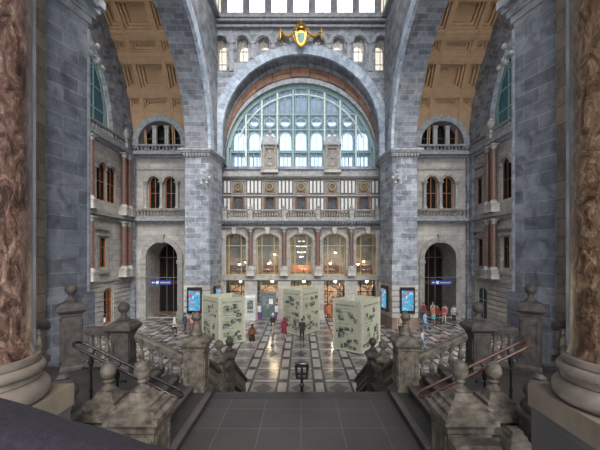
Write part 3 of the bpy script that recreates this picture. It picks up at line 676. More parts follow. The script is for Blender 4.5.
# aediculae in front of the great window
for s in (-1, 1):
    t = thing('aedicule', '%s small stone turret with curved pediment before the great green window' % LR[s], 'turret', (3.15*s, FY-.1, 14.8), 0, 'stone turrets')
    MB().box(-.85, .85, -.3, .6, 0, .3).build('plinth', 'pale', t)
    MB().prism(rect(-.74, .74, .3, 2.75), lambda u, v, d: (u, d, v), -.2, .5, [rect(-.42, .42, .6, 2.45)]).box(-.45, .45, -.02, .4, .55, 2.5).build('body', 'warm', t)
    MB().strip(arc(0, 1.55, .36, 0, 2*PI, 20), arc(0, 1.55, .24, 0, 2*PI, 20), lambda u, v, d: (u, d, v), -.08, .0).ball((0, -.03, 1.55), .18, 10).prism([(-.25, .75), (.25, .75), (.08, 1.1), (-.08, 1.1)], lambda u, v, d: (u, d, v), -.08, 0).prism([(-.08, 2.0), (.08, 2.0), (.22, 2.35), (-.22, 2.35)], lambda u, v, d: (u, d, v), -.08, 0).build('ornament', 'paletrim', t)
    for q in (-1, 1): MB().lathe([(.1, .35), (.1, .42), (.075, .45), (.065, 2.5), (.1, 2.6), (.11, 2.75)], (q*.64, -.27, 0), 12).build('colonnette', 'paletrim', t, True)
    MB().prism([(-.9, 2.75), (.9, 2.75), (.9, 2.95)]+arc(0, 2.85, .8, .12, PI-.12, 18)+[(-.9, 2.95)], lambda u, v, d: (u, d, v), -.4, .6).build('pediment', 'trim', t)
    MB().lathe([(.2, 3.6), (.24, 3.7), (.12, 3.8), (.2, 3.95), (.26, 4.15), (.16, 4.3), (.06, 4.4), (.12, 4.55), (.1, 4.68), (0, 4.8)], n=14).build('finial', 'trim', t, True)
# ------------------------------------------------------------------ transept dressing
for s in (-1, 1):
    W = LR[s]; cx = 14.3
    xa, xb = sorted((s*11.4, s*16.7))
    balustrade('stone balustrade of the balcony under the twin windows over the %s portal' % W, (xa, 33.5, 11.2), (xb, 33.5, 11.2), 16, 'paletrim', .62, 1.0, .14, .1, None, .1)
    balustrade('pierced grey parapet below the half-round window over the %s portal' % W, (xa-.3, 33.3, 17.65), (xb+.2, 33.3, 17.65), 16, 'trim', .5, 1.3, .16, .12, None, .12)
    for q, wd in ((-1.62, 'inner'), (-.0, 'middle'), (1.62, 'outer')):
        mcolumn('short pale column beside the twin windows over the %s portal, the %s one' % (W, wd), (s*(cx+q), 33.78, 11.25), 2.75, .17, 'twin window columns', mat='pale')
    for q, wd in ((-.62, 'inner'), (.62, 'outer')):
        p = thing('lunette_pier', 'pale square pier standing in the half-round window on the %s, the %s one' % (W, wd), 'pier', (s*(cx+q), 33.72, 17.35), 0, 'lunette piers')
        MB().box(-.2, .2, -.15, .2, 0, 2.1).build('shaft', 'pale', p); MB().box(-.26, .26, -.2, .25, 2.1, 2.3).build('capital', 'paletrim', p); MB().box(-.26, .26, -.2, .25, 0, .15).build('foot', 'paletrim', p)
    # paired red columns on the end wall, lower and upper order
    for yy, nm in (((31.75, 'nearer'), (32.75, 'farther')) if s < 0 else ((29.15, 'nearer'), (30.15, 'farther'))):
        for z, h, od in ((4.4, 5.3, 'lower'), (10.3, 6.0, 'upper')):
            mcolumn('%s red marble column of the %s pair on the %s side wall' % (nm, od, W), (s*17.02, yy, z), h, .24, 'side wall columns', .7)
    if s < 0:
        for z, h, od in ((4.4, 5.3, 'lower'), (10.3, 6.0, 'upper')): mcolumn('single %s red column left of the windows on the left side wall' % od, (-17.02, 26.75, z), h, .24, 'side wall columns', .7)
    # parapet with urns over the side wall cornice
    uy = 32.3 if s < 0 else 29.7
    balustrade('long nearer stretch of pierced parapet on the cornice of the %s side wall' % W, (s*17.1, 22, 17.75), (s*17.1, uy-.42, 17.75), 24, 'paletrim', .55, 1.2, .14, .12, None, .12)
    balustrade('short farther stretch of pierced parapet on the cornice of the %s side wall' % W, (s*17.1, uy+.42, 17.75), (s*17.1, 33.05, 17.75), 2 if s < 0 else 9, 'paletrim', .55, 1.2, .14, .12, None, .12)
    u = thing('stone_urn', 'carved stone urn on the cornice corner of the %s side wall' % W, 'urn', (s*17.1, uy, 16.9), 0, 'cornice urns')
    MB().lathe([(.3, 0), (.3, .5), (.36, .55), (.36, .7)], sq=True).build('pedestal', 'paletrim', u)
    MB().lathe([(.16, .7), (.1, .82), (.2, .95), (.36, 1.2), (.4, 1.4), (.3, 1.55), (.34, 1.62), (.2, 1.75), (.1, 1.9), (.13, 2.0), (0, 2.12)], n=16).build('vase', 'paletrim', u, True)
# ------------------------------------------------------------------ gilded coat of arms over the great arch
t = thing('coat_of_arms', 'gilded coat of arms with crown and garlands above the great arch', 'emblem', (0, 31.02, 26.3))
g = lambda u, v, d: (u, d, v)
sh = [(x*.8, z) for x, z in ((0, -.2), (.3, 0), (.56, .4), (.66, .9), (.6, 1.25), (.3, 1.18), (0, 1.32), (-.3, 1.18), (-.6, 1.25), (-.66, .9), (-.56, .4), (-.3, 0))]
MB().prism(sh, g, -.12, .1).build('shield', 'gold', t)
MB().prism([(x*.66, .2+z*.62) for x, z in sh], g, -.2, -.1).build('escutcheon', plain('green_and_grey_enamel', (.10, .19, .17), .4, 0, .3, 2.4, 7), t)
m = MB()
for q in (-1, 1):
    m.tube([(q*x, -.14, z) for x, z in ((.62, 1.2), (.78, 1.0), (.74, .65), (.6, .32), (.34, .0), (.12, -.25))], .09)
    m.tube([(q*x, -.16, z) for x, z in ((.3, 1.15), (.5, 1.42), (.72, 1.35), (.7, 1.15))], .07)
m.ball((0, -.15, -.3), .12)
m.build('scroll_border', 'gold', t, True)
m = MB(); m.lathe([(.3, 1.36), (.34, 1.4), (.34, 1.5), (.3, 1.54)], n=18)
for k in range(8):
    a = 2*PI*k/8; c_, s_ = math.cos(a), math.sin(a)
    m.tube([(r_*c_, r_*s_, z) for r_, z in ((.31, 1.52), (.46, 1.72), (.4, 1.92), (.2, 2.02), (0, 1.98))], .045, 6); m.ball((.4*c_, .4*s_, 1.62), .06, 8)
m.ball((0, 0, 2.1), .12).box(-.03, .03, -.03, .03, 2.2, 2.42).box(-.1, .1, -.03, .03, 2.28, 2.34)
m.build('crown', 'gold', t, True)
for q in (-1, 1):
    m = MB(); P = [(q*(.66+1.25*k/12), -.12, 1.0-.42*math.sin(PI*k/12)+.22*k/12) for k in range(13)]
    m.tube(P, .1, 8, rs=[.06+.07*math.sin(PI*k/12) for k in range(13)])
    for k, p in enumerate(P): m.ball((p[0], p[1]-.08, p[2]+.04*(-1)**k), .105, 8)
    m.tube([(q*1.9, -.12, 1.22), (q*1.98, -.14, .9), (q*1.93, -.14, .55), (q*1.99, -.14, .35)], .08, 8, rs=[.13, .09, .08, .04]); m.ball((q*1.92, -.14, 1.32), .14, 8)
    m.build('garland', 'gold', t, True)
# ------------------------------------------------------------------ wall lamps on the piers
def lamp(label, loc, rz, k, group, pole):
    t = thing('bracket_lamp', label, 'lamp', loc, rz, group)
    MB().tube([(0, 0, -pole[0]), (0, 0, pole[1])], .035*k).build('pole', 'grey', t, True)
    m = MB().box(-.08*k, .08*k, -.08*k, .08*k, -.1*k, .1*k)
    hd = [(.0, -.62, .95), (-.42, -.4, .25), (.42, -.4, .25), (-.36, -.75, -.35), (.36, -.75, -.35)]
    for x, y, z in hd: m.tube([(0, 0, (z-.3)*k), (x*.5*k, y*.5*k, (z-.05)*k), (x*.9*k, y*.9*k, (z+.16)*k), (x*k, y*k, (z+.1)*k), (x*k, y*k, z*k)], .025*k, 6)
    m.build('arm', 'grey', t, True)
    for x, y, z in hd: MB().lathe([(0, .06*k), (.07*k, .05*k), (.15*k, -.03*k), (.19*k, -.14*k), (.15*k, -.25*k), (.06*k, -.3*k), (0, -.31*k)], (x*k, y*k, z*k), 14).build('globe', 'globe', t, True)
    return t
for s in (-1, 1):
    lamp('big cluster lamp with milky shades on the %s near pier' % LR[s], (s*8.02, 12.46, 14.05), s*PI*-.5, .55, 'pier lamps', (.9, .7))
    lamp('small cluster lamp halfway up the %s far pier' % LR[s], (s*8.06, 28.9, 13.1), s*.5, .8, 'pier lamps', (6.5, 2.0))
# ------------------------------------------------------------------ backlit screens on the pier feet and blue signs
def screen(label, loc, rz, w, h):
    t = thing('advert_screen', label, 'screen', loc, rz, 'backlit advertising screens')
    MB().box(-w/2-.14, w/2+.14, -.1, .06, -.14, h+.3).build('housing', 'black', t)
    MB().box(-w/2, w/2, -.12, -.09, .12, h).build('display', 'screen', t)
for s in (-1, 1):
    screen('glowing blue advertising screen on the front of the %s far pier' % LR[s], (s*9.3, 28.87, 1.55), 0, 1.0, 1.85)
    screen('glowing blue advertising screen on the inner flank of the %s far pier' % LR[s], (s*7.64, 30.1, 1.6), -s*(PI/2-.146), 1.0, 1.85)
    t = thing('hanging_sign', 'blue direction sign with white marks hanging in the %s portal' % LR[s], 'sign', (s*14.3, 33.74, 3.45))
    MB().box(-1.05, 1.05, -.06, .06, 0, .48).build('panel', 'signblue', t)
    m = MB(); m.prism([(-.95, .24), (-.78, .36), (-.78, .28), (-.6, .28), (-.6, .2), (-.78, .2), (-.78, .12)], lambda u, v, d: (u, d, v), -.075, -.06); m.build('arrow', 'signwhite', t)
    MB().box(-.5, -.22, -.075, -.06, .1, .38).build('pictogram', 'signwhite', t)
    m = MB(); x = -.08
    for q in (.1, .07, .12, .06, .1, .09, .12, .05, .1):
        m.box(x, x+q*.75, -.075, -.06, .16, .3 if q > .06 else .34); x += q+.03
    m.build('lettering', 'signwhite', t)
    m = MB().tube([(-.9, 0, .48), (-.9, 0, .75)], .02, 6).tube([(.9, 0, .48), (.9, 0, .75)], .02, 6).tube([(-2.1, .0, .75), (2.1, .0, .75)], .03, 6); m.build('hanger', 'grey', t)
# ------------------------------------------------------------------ exhibition columns
def kiosk(label, pts, h, seed):
    rnd = random.Random(seed)
    c = (sum(p[0] for p in pts)/len(pts), sum(p[1] for p in pts)/len(pts))
    t = thing('exhibition_column', label, 'display', (c[0], c[1], 0), 0, 'exhibition columns')
    L = [(p[0]-c[0], p[1]-c[1]) for p in pts]
    MB().prism([(x*.97, y*.97) for x, y in L], lambda u, v, d: (u, v, d), 0, .08).build('base', 'grey', t)
    MB().prism([(x*.94, y*.94) for x, y in L], lambda u, v, d: (u, v, d), h-.55, h-.5).build('dark_hollow_sheet', 'grey', t)  # grey sheet stands in for the shade inside the hollow top
    for i in range(len(L)):
        a, b = Vector((*L[i], 0)), Vector((*L[(i+1) % len(L)], 0)); e = (b-a); w = e.length; e.normalize(); n = Vector((e.y, -e.x, 0))
        if n.dot((a+b)/2) < 0: n = -n
        f = lambda u, v, d: a+e*u+n*d+Vector((0, 0, v))
        pnl = MB().fbox(f, .05, w-.05, .1, h, -.06, 0).build('panel', 'cream', t)
        m = MB()
        for u in (0, w-.1): m.fbox(f, u, u+.1, .06, h+.03, -.07, .02)
        m.fbox(f, 0, w, .06, .16, -.07, .015).build('frame', 'creamedge', pnl)
        if n.y > .3: continue                          # faces turned to the far wall stay plain
        m = MB(); x = .25
        while x < w-.35:
            q = rnd.uniform(.06, .16); m.fbox(f, x, min(x+q, w-.25), h-.42, h-.3, 0, .006); x += q+.05
        m.build('heading', 'photo2', pnl)
        for zc, zh in ((h-1.05, .85), (h-2.15, .9), (h-2.95, .5)):
            k = 0
            while k < 8:
                pw, ph = rnd.uniform(.14, .5), rnd.uniform(.12, .38)
                x = rnd.uniform(.2, max(.25, w-.25-pw)); z = zc+rnd.uniform(-.5, .5)*zh
                MB().fbox(f, x, min(x+pw, w-.15), z-ph/2, z+ph/2, 0, .008+.004*k).build('photograph', rnd.choice(['photo', 'photo', 'photo2']), pnl); k += 1
        m = MB()
        for zz in [h-.6-.09*j for j in range(int((h-1.0)/.09))]:
            x = rnd.uniform(.18, .5)
            if rnd.random() < .55: m.fbox(f, x, min(w-.18, x+rnd.uniform(.4, 1.2)), zz, zz+.035, 0, .004)
        m.build('text_line', 'photo2', pnl)
kiosk('left cream exhibition column covered in photographs', [(-5.9, 23.8), (-4.2, 24.8), (-5.6, 26.9), (-7.7, 25.7)], 3.45, 3)
kiosk('middle cream exhibition column standing corner-on before the café', [(0, 26.3), (1.6, 28.5), (0, 30.4), (-1.6, 28.1)], 3.7, 11)
kiosk('right cream exhibition column covered in photographs', [(4.0, 21.7), (5.75, 24.0), (4.0, 25.3), (2.24, 23.0)], 3.5, 6)
# ------------------------------------------------------------------ stairs and landings
LZ, IZ, TZ = 3.3, 3.95, 5.1                    # main landing, side landings, gallery
struct('floor_landing', MB().box(-2.15, 2.15, 2.2, 8.0, LZ-.3, LZ), 'slab')
struct('floor_landing_edge', MB().box(-2.75, 2.75, 7.7, 8.08, LZ-.32, LZ+.004), 'step')
struct('floor_gallery', MB().box(-9.6, 9.6, -6, 1.1, TZ-.3, TZ), 'slab')
struct('wall_gallery_parapet', MB().box(-2.2, 2.2, .72, .95, TZ, 6.08), 'old')
b = MB()
for k in range(9): b.box(-2.6, 2.6, 8.0+.29*k, 8.0+.29*(k+1)+.03, 0, LZ-.167*(k+1))
b.box(-2.6, 2.6, 10.61, 11.6, 0, LZ-.167*9)
for k in range(10): b.box(-2.6, 2.6, 11.6+.29*k, 11.6+.29*(k+1)+.03, 0, 1.8-.165*(k+1))
struct('floor_main_stair', b, 'step')
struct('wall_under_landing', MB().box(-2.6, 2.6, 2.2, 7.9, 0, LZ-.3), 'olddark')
for s in (-1, 1):
    W = LR[s]; b = MB()
    for k in range(4): b.box(s*(2.1+.4*k), s*8.2, 4.9, 8.0, LZ-.1 if k == 0 else LZ+.1625*k, LZ+.1625*(k+1))
    struct('floor_%s_side_steps' % W, b, 'step')
    b = MB()
    for k in range(4): b.box(s*(2.07+.4*k), s*(2.2+.4*k), 5.45, 7.68, LZ+.1625*(k+1)-.035, LZ+.1625*(k+1)+.004)
    struct('trim', b, plain('worn_step_nosing_'+W, (.10, .088, .082), .5))
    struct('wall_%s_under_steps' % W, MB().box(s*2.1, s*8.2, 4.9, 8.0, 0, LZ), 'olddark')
    b = MB()
    for k in range(7): b.box(s*6.6, s*9.5, 7.0-.3*(k+1), 7.0-.3*k if k else 8.0, IZ, IZ+.164*(k+1)) if k else b.box(s*6.6, s*9.5, 6.7, 7.0, IZ, IZ+.164)
    b.box(s*6.6, s*9.5, 1.1, 4.9, TZ-.3, TZ)
    struct('floor_%s_upper_flight' % W, b, 'step')
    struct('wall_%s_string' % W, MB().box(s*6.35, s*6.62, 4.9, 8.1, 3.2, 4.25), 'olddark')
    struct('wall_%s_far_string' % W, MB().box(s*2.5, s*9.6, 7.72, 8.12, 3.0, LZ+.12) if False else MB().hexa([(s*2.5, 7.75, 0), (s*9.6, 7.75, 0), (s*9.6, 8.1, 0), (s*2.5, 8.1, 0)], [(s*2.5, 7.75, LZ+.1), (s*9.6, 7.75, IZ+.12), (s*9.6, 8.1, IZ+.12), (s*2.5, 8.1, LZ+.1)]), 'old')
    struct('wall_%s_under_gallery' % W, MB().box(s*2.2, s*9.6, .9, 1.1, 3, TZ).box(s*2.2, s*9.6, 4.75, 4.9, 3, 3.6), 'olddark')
# ------------------------------------------------------------------ newel posts
def newel(label, x, y, zb, ztop, hw, chw, rz=0, mat='old', kind='ball', group='stair newel posts', fb=.0):
    """ztop: top of the cap slab; shaft half-width hw, cap half-width chw."""
    t = thing('newel_post', label, 'newel post', (x, y, zb), rz, group); H = ztop-zb
    MB().lathe([(hw*1.18, 0), (hw*1.18, .16), (hw*1.06, .2), (hw*1.06, .24)], sq=True).build('plinth', mat, t)
    m = MB().lathe([(hw, .24), (hw, H-.2)], sq=True)
    for a in range(4):
        c_, s_ = round(math.cos(a*PI/2)), round(math.sin(a*PI/2)); f = lambda u, v, d: (c_*(hw+d)-s_*u, s_*(hw+d)+c_*u, v)
        m.prism(rect(-hw*.8, hw*.8, .34, H-.3), f, -.005, .02, [rect(-hw*.62, hw*.62, .42, H-.38)])
    m.build('shaft', mat, t)
    if kind == 'step':
        cp = [(hw, H-.24), (hw*1.06, H-.22), (hw*1.06, H-.16), (chw*.92, H-.1), (chw, H-.08), (chw, H), (chw*.83, H+.03), (chw*.83, H+.085), (chw*.79, H+.1), (chw*.62, H+.125), (chw*.62, H+.17), (chw*.45, H+.195), (chw*.36, H+.25), (chw*.32, H+.29)]
    else:
        cp = [(hw, H-.22), (hw*1.08, H-.2), (hw*1.08, H-.16), (chw*.92, H-.1), (chw, H-.07), (chw, H), (chw*.9, H+.03), (chw*.72, H+.08), (chw*.45, H+.12)]
    MB().lathe(cp, sq=True).build('cap', mat, t)
    z = cp[-1][1]
    if kind == 'step':
        p = [(.115, 0), (.12, .03), (.10, .055), (.055, .09), (.05, .12), (.075, .14), (.08, .155), (.06, .175), (.055, .185), (.095, .22), (.12, .27), (.127, .32), (.118, .38), (.088, .44), (.04, .48), (0, .49)]
    elif kind == 'dome':
        p = [(.16, 0), (.2, .06), (.2, .14), (.16, .22), (.1, .27), (.07, .28), (.09, .31), (.05, .36), (0, .37)]
    elif kind == 'ball':
        p = [(.13, 0), (.14, .03), (.08, .08), (.06, .13), (.075, .15), (.06, .17), (.11, .22), (.135, .29), (.125, .35), (.08, .41), (.03, .44), (0, .45)]
    else:
        p = [(.14, 0), (.15, .04), (.12, .1), (.085, .22), (.075, .28), (.09, .3), (.065, .33), (.1, .37), (.118, .43), (.1, .49), (.05, .54), (.015, .57), (0, .6)]
    MB().lathe(p, (0, 0, z-.005), 20).build('finial', mat, t, True)
    return t
for s in (-1, 1):
    W = LR[s]
    newel('stone newel with tall urn finial at the %s head of the central stair' % W, s*2.5, 7.9, LZ-.05, 4.62, .235, .32, kind='urn')
    newel('newel at the top of the first short %s flight, on the far side' % W, s*4.24, 7.9, IZ-.1, 4.98, .2, .3, mat='olddark')
    newel('tallest dark newel, standing at the %s corner of the side landing' % W, s*5.5, 7.9, IZ-.1, 5.42, .2, .30, rz=PI/4+s*.12, mat='olddark')
    newel('near mossy newel with stepped cap and egg finial, inner of the %s pair' % W, s*2.5, 5.2, 3.0, 4.25, .32, .40, kind='step')
    newel('near mossy newel with stepped cap and egg finial, outer of the %s pair' % W, s*3.26, 5.58, 3.0, 4.1, .28, .37, kind='step', mat='old')
    newel('low newel half hidden by the %s great column base, only its domed finial showing' % W, s*3.5, 4.85, 3.2, 4.45, .18, .17, kind='dome', mat='olddark')
    newel('small newel partway down the central stair on the %s, the nearer one' % W, s*2.5, 10.05, 1.6, 3.5, .15, .23, kind='ball')
    newel('small newel partway down the central stair on the %s, the farther one' % W, s*2.45, 11.3, 1.7, 3.25, .15, .23, kind='ball', mat='olddark')
    a = lambda x0, x1: (x0, x1) if s > 0 else (x1, x0)
    balustrade('sloping stone balustrade climbing the far side of the short %s flight' % W, (s*2.79, 7.9, 4.27), (s*3.93, 7.9, 4.79), 5, 'old', .52, .85, .12, .13, 'stair balustrades', .1)
    balustrade('level dark balustrade along the far side of the %s side landing' % W, (s*4.55, 7.9, 4.93), (s*5.12, 7.9, 4.93), 3, 'old', .62, .95, .12, .13, 'stair balustrades', .12, 'olddark')
    balustrade('dark balustrade rising beside the upper %s flight behind the great column' % W, (s*5.76, 7.45, 5.16), (s*5.95, 5.9, 5.82), 5, 'old', .56, 1.0, .13, .15, 'stair balustrades', .14, 'olddark')
    balustrade('stone balustrade falling along the %s edge of the central stair' % W, (s*2.5, 8.24, 4.2), (s*2.5, 9.85, 3.28), 7, 'old', .52, .8, .12, .12, 'stair balustrades', .1)
    balustrade('short level balustrade on the %s of the half-way landing' % W, (s*2.49, 10.25, 3.12), (s*2.46, 11.1, 3.06), 3, 'old', .55, .8, .12, .12, 'stair balustrades', .1)
    balustrade('lowest stone balustrade on the %s of the central stair' % W, (s*2.45, 11.5, 2.98), (s*2.45, 14.5, 1.2), 13, 'old', .55, .8, .12, .12, 'stair balustrades', .1)
    # stone coping bar and moulded block before the near newels
    t = thing('coping_bar', 'rounded stone coping bar before the %s near newels' % W, 'coping', (s*2.52, 4.55, 4.03))
    MB().prism([(-.42, -.1), (.42, -.1), (.42, .03), (.36, .07), (-.36, .07), (-.42, .03)], lambda u, v, d: (u, d, v), -.1, .1).build('bar', 'old', t)
    MB().prism(rect(-.4, .4, -1.0, -.1), lambda u, v, d: (u, d, v), -.08, .08).build('wall_block', 'olddark', t)
    t = thing('moulded_block', 'stepped pale coping block beside the %s column pedestal' % W, 'coping', (s*2.72, 4.2, 3.4), 0)
    MB().lathe([(.1, 0), (.1, .74), (.12, .78), (.12, .86), (.13, .88), (.13, .94), (.10, .97), (.10, 1.0), (.07, 1.03), (.07, 1.06), (.04, 1.08)], sq=True).build('block', 'old', t)
    # handrail loops on iron posts
    t = thing('handrail', 'long looped %s handrail on black iron posts over the %s side steps' % ('dark' if s < 0 else 'reddish', W), 'handrail', (s*2.25, 6.0, LZ))
    P = []; x0, z0, x1, z1 = .02, .86, 1.74, 1.71; hw = .13
    for k in range(9): a_ = -PI/2-PI*k/8; P.append((x0+.12*math.cos(a_)*1.0, hw*math.sin(a_), z0+.06*math.cos(a_)))
    for k in range(9): a_ = PI/2-PI*k/8; P.append((x1+.12*math.cos(a_), hw*math.sin(a_), z1+.06*math.cos(a_)))
    MB().tube([(s*p[0], p[1], p[2]) for p in P], .026, 10, closed=True).build('rail_loop', 'darkrail' if s < 0 else 'copper', t, True)
    for fr in (.30, .62, .9):
        x = x0+(x1-x0)*fr; z = z0+(z1-z0)*fr; zb = .1625*(int((2.25+x-2.1)/.4)+1)
        zb = min(zb, .65)
        m = MB().lathe([(.05, zb), (.05, zb+.03), (.03, zb+.06), (.022, zb+.2), (.035, zb+.25), (.022, zb+.3), (.022, z-.3), (.04, z-.25), (.045, z-.2), (.022, z-.12), (.018, z-.06)], (s*x, 0, 0), 10)
        m.tube([(s*x-.13*0, -.13, z-.01), (s*x, -.07, z-.07), (s*x, .07, z-.07), (s*x, .13, z-.01)], .014, 6)
        m.tube([(s*x-.14, 0, z-.32), (s*x+.14, 0, z-.32)], .016, 6).ball((s*x-.15, 0, z-.32), .026, 8).ball((s*x+.15, 0, z-.32), .026, 8)
        m.build('post', 'black', t, True)
# central handrail seen end on
t = thing('handrail', 'dark central handrail at the head of the stair, seen end-on', 'handrail', (.02, 8.15, LZ-.16))
P = [(-.15, 0, .78), (-.14, -.04, .82), (-.09, -.05, .84), (.09, -.05, .84), (.14, -.04, .82), (.15, 0, .78), (.15, 1.9, -.26), (-.15, 1.9, -.26)]
MB().tube(P, .03, 8, closed=True).build('rail_loop', 'darkrail', t, True)
m = MB().lathe([(.08, 0), (.08, .05), (.045, .09), (.035, .25), (.06, .3), (.035, .35), (.035, .5)], n=10)
m.prism(rect(-.15, .15, .46, .8), lambda u, v, d: (u, d, v), -.03, .03, [rect(-.105, -.03, .6, .74), rect(.03, .105, .6, .74), rect(-.09, -.03, .49, .56), rect(.03, .09, .49, .56)])
m.build('post', 'black', t)
MB().lathe([(.035, -.85), (.03, -.1), (.05, .0)], (0, 1.6, -.05), 8).build('lower_post', 'black', t)
# ------------------------------------------------------------------ the two great columns by the camera
for s in (-1, 1):
    W = LR[s]; cxx, cyy = s*2.65, 2.75
    t = thing('great_column', 'huge %s marble column with grey rings right by the %s edge' % ('red-brown' if s < 0 else 'golden-brown', W), 'column', (cxx, cyy, 3.3), 0, None)
    MB().lathe([(.43, 0), (.43, 1.86), (.435, 1.89), (.435, 1.935)], sq=True).build('pedestal', stone('pedestal_stone_'+W, (.075, .067, .064), (.065, .058, .055), (.07, .065, .06), 3, 3, lo=.8, hi=1.2), t)
    MB().lathe([(.45, 1.935), (.45, 2.135)], sq=True).build('plinth', plain('tan_plinth_stone_'+W, (.17, .135, .10), .6, lo=.75, hi=1.2, scale=5), t)
    MB().lathe([(.44, 2.13)]+[(.38+.075*math.cos(a), 2.22+.09*math.sin(a)) for a in [-PI/2+PI*k/10 for k in range(11)]]+[(.385, 2.32), (.375, 2.36)]+[(.375+.045*math.cos(a), 2.41+.045*math.sin(a)) for a in [-PI/2+PI*k/8 for k in range(9)]]+[(.385, 2.47), (.382, 2.52)], n=48).build('base', plain('worn_column_base_'+W, (.15, .122, .10), .55, lo=.7, hi=1.25, scale=6), t, True)
    MB().lathe([(.35, 2.5), (.335, 2.56), (.322, 2.64), (.316, 14.2)], n=48).build('shaft', 'breccia' if s < 0 else 'breccia2', t, True)
    MB().box(-s*.12, s*.12, .22, .40, 2.135, 14.2).build('grey_backing_strip', 'trim', t)  # grey upright strip behind the shaft, showing past its inner edge
# dark cloth lying on the gallery parapet beside the camera
t = thing('dark_cloth', 'dark navy cloth bundle lying on the parapet in the lower left corner', 'cloth', (-.8, .85, 6.08))
m = MB(); n, k_ = 26, 10; G = []
for i in range(n+1):
    u = i/n; x = -.75+1.18*u
    top = max(.025, .075+.38*(.375-x))+.006*math.sin(9*u)
    G.append([(x, .13*math.cos(PI*j/k_)+.012*math.sin(7*u+j), max(.0, top*math.sin(PI*j/k_)**.6+.006*math.sin(13*u+2*j)) if 0 < j < k_ else 0) for j in range(k_+1)])
for i in range(n):
    for j in range(k_): m.face([G[i][j], G[i+1][j], G[i+1][j+1], G[i][j+1]])
for i in range(n): m.face([G[i][0], G[i+1][0], G[i+1][k_], G[i][k_]])
m.face(G[0]); m.face(G[-1])
m.build('fold', 'cloth', t, True)
# ------------------------------------------------------------------ café and shop things
def pendant(label, x, y, z, k, mat, zc=10.1):
    t = thing('pendant_lamp', label, 'lamp', (x, y, z), 0, 'café pendant lamps')
    MB().tube([(0, 0, .2*k), (0, 0, zc-z)], .015, 6).build('cord', 'black', t)
    MB().lathe([(.06*k, .26*k), (.12*k, .2*k), (.3*k, .0), (.29*k, -.01), (.1*k, .18*k), (.05*k, .24*k)], n=16).build('lamp_shade', 'ochre', t, True)
    MB().ball((0, 0, 0), .15*k, 12).build('bulb', mat, t, True)
    l = bpy.data.lights.new('cafe_lamp', 'POINT'); l.energy = 75*k; l.color = (1, .72, .45); l.shadow_soft_size = .3
    o = bpy.data.objects.new('lamp_light', l); C.objects.link(o); o.parent = t; o.location = (0, -.1, -.35*k)
for i, (x, y, z) in enumerate(((-6.9, 37.0, 5.5), (-6.3, 37.6, 5.7), (-3.6, 37.0, 5.6), (-3.0, 37.4, 6.6), (3.3, 37, 5.6), (3.9, 37.6, 6.8), (6.4, 37.0, 5.5), (7.1, 37.4, 5.8))):
    pendant('glowing café pendant lamp behind the %s tall window, the %s one' % (ORD[(0, 0, 1, 1, 3, 3, 4, 4)[i]], ('left', 'right')[i % 2]), x, y, z, 1, 'bulb')
t = thing('chandelier', 'sparkling chandelier behind the middle tall window', 'chandelier', (.05, 36.4, 6.9))
MB().tube([(0, 0, .3), (0, 0, 3.2)], .02, 6).build('chain', 'black', t)
for z, r, n in ((1.1, .3, 6), (.55, .55, 9), (-.1, .42, 8), (-.6, .2, 5)):
    MB().tube([(r*math.cos(2*PI*j/20), r*math.sin(2*PI*j/20), z-.1) for j in range(20)], .02, 6, closed=True).build('hoop', 'goldd', t)
    for j in range(n): MB().ball((r*math.cos(2*PI*j/n+z), r*math.sin(2*PI*j/n+z), z), .06, 8).build('bulb', 'bulbw', t, True)
l = bpy.data.lights.new('chandelier_light', 'POINT'); l.energy = 120; l.color = (1, .85, .65); l.shadow_soft_size = .4
o = bpy.data.objects.new('chandelier_light', l); C.objects.link(o); o.parent = t; o.location = (0, -.7, -.9)
for i, x in enumerate(bays):
    l = bpy.data.lights.new('shop_light', 'POINT'); l.energy = 130; l.color = (1, .75, .5); l.shadow_soft_size = .3
    t = thing('shop_lamp', 'round shop ceiling lamp inside the %s shopfront' % ORD[i], 'lamp', (x+.3, 35.3, 3.7), 0, 'shop ceiling lamps')
    MB().lathe([(.3, .28), (.3, .1), (.26, .06)], n=16).build('housing', 'black', t, True)
    MB().ball((0, 0, .0), .16, 12).build('bulb', 'bulb', t, True)
    o = bpy.data.objects.new('lamp_light', l); C.objects.link(o); o.parent = t; o.location = (0, -.1, -.3)
    t = thing('shop_counter', 'warm-lit counter with goods inside the %s shopfront' % ORD[i], 'counter', (x, 36.9, 0), 0, 'shop counters')
    MB().box(-1.3, 1.3, -.3, .3, 0, 1.0).build('body', 'brownwood', t); MB().box(-1.4, 1.4, -.38, .38, 1.0, 1.06).build('worktop', 'ochre', t)
    MB().box(-1.4, 1.4, .9, 1.2, 0, 3.0).build('back_shelf', 'goods', t)
    t = thing('cafe_table', 'café table with %s cloth behind the %s tall window' % (('white', 'pale', 'white', 'pale', 'white')[i], ORD[i]), 'table', (x+.25*(-1)**i, 35.4, 4.2), 0, 'upstairs café tables')
    MB().lathe([(.5, .74), (.5, .78)], n=20).build('table_top', 'white', t); MB().lathe([(.25, 0), (.25, .03), (.04, .06), (.04, .74)], n=12).build('leg', 'black', t)
    t = thing('cafe_bench', 'high-backed wooden bench behind the %s tall window' % ORD[i], 'bench', (x, 36.3, 4.2), 0, 'upstairs café benches')
    MB().box(-1.1, 1.1, -.25, .25, .4, .5).build('seat', 'orange', t); MB().box(-1.1, 1.1, .2, .28, .4, 1.15).build('backrest', 'orange', t)
    for q in (-1, 1): MB().box(q*1.05-.05, q*1.05+.05, -.25, .28, 0, .42).build('leg', 'brownwood', t)
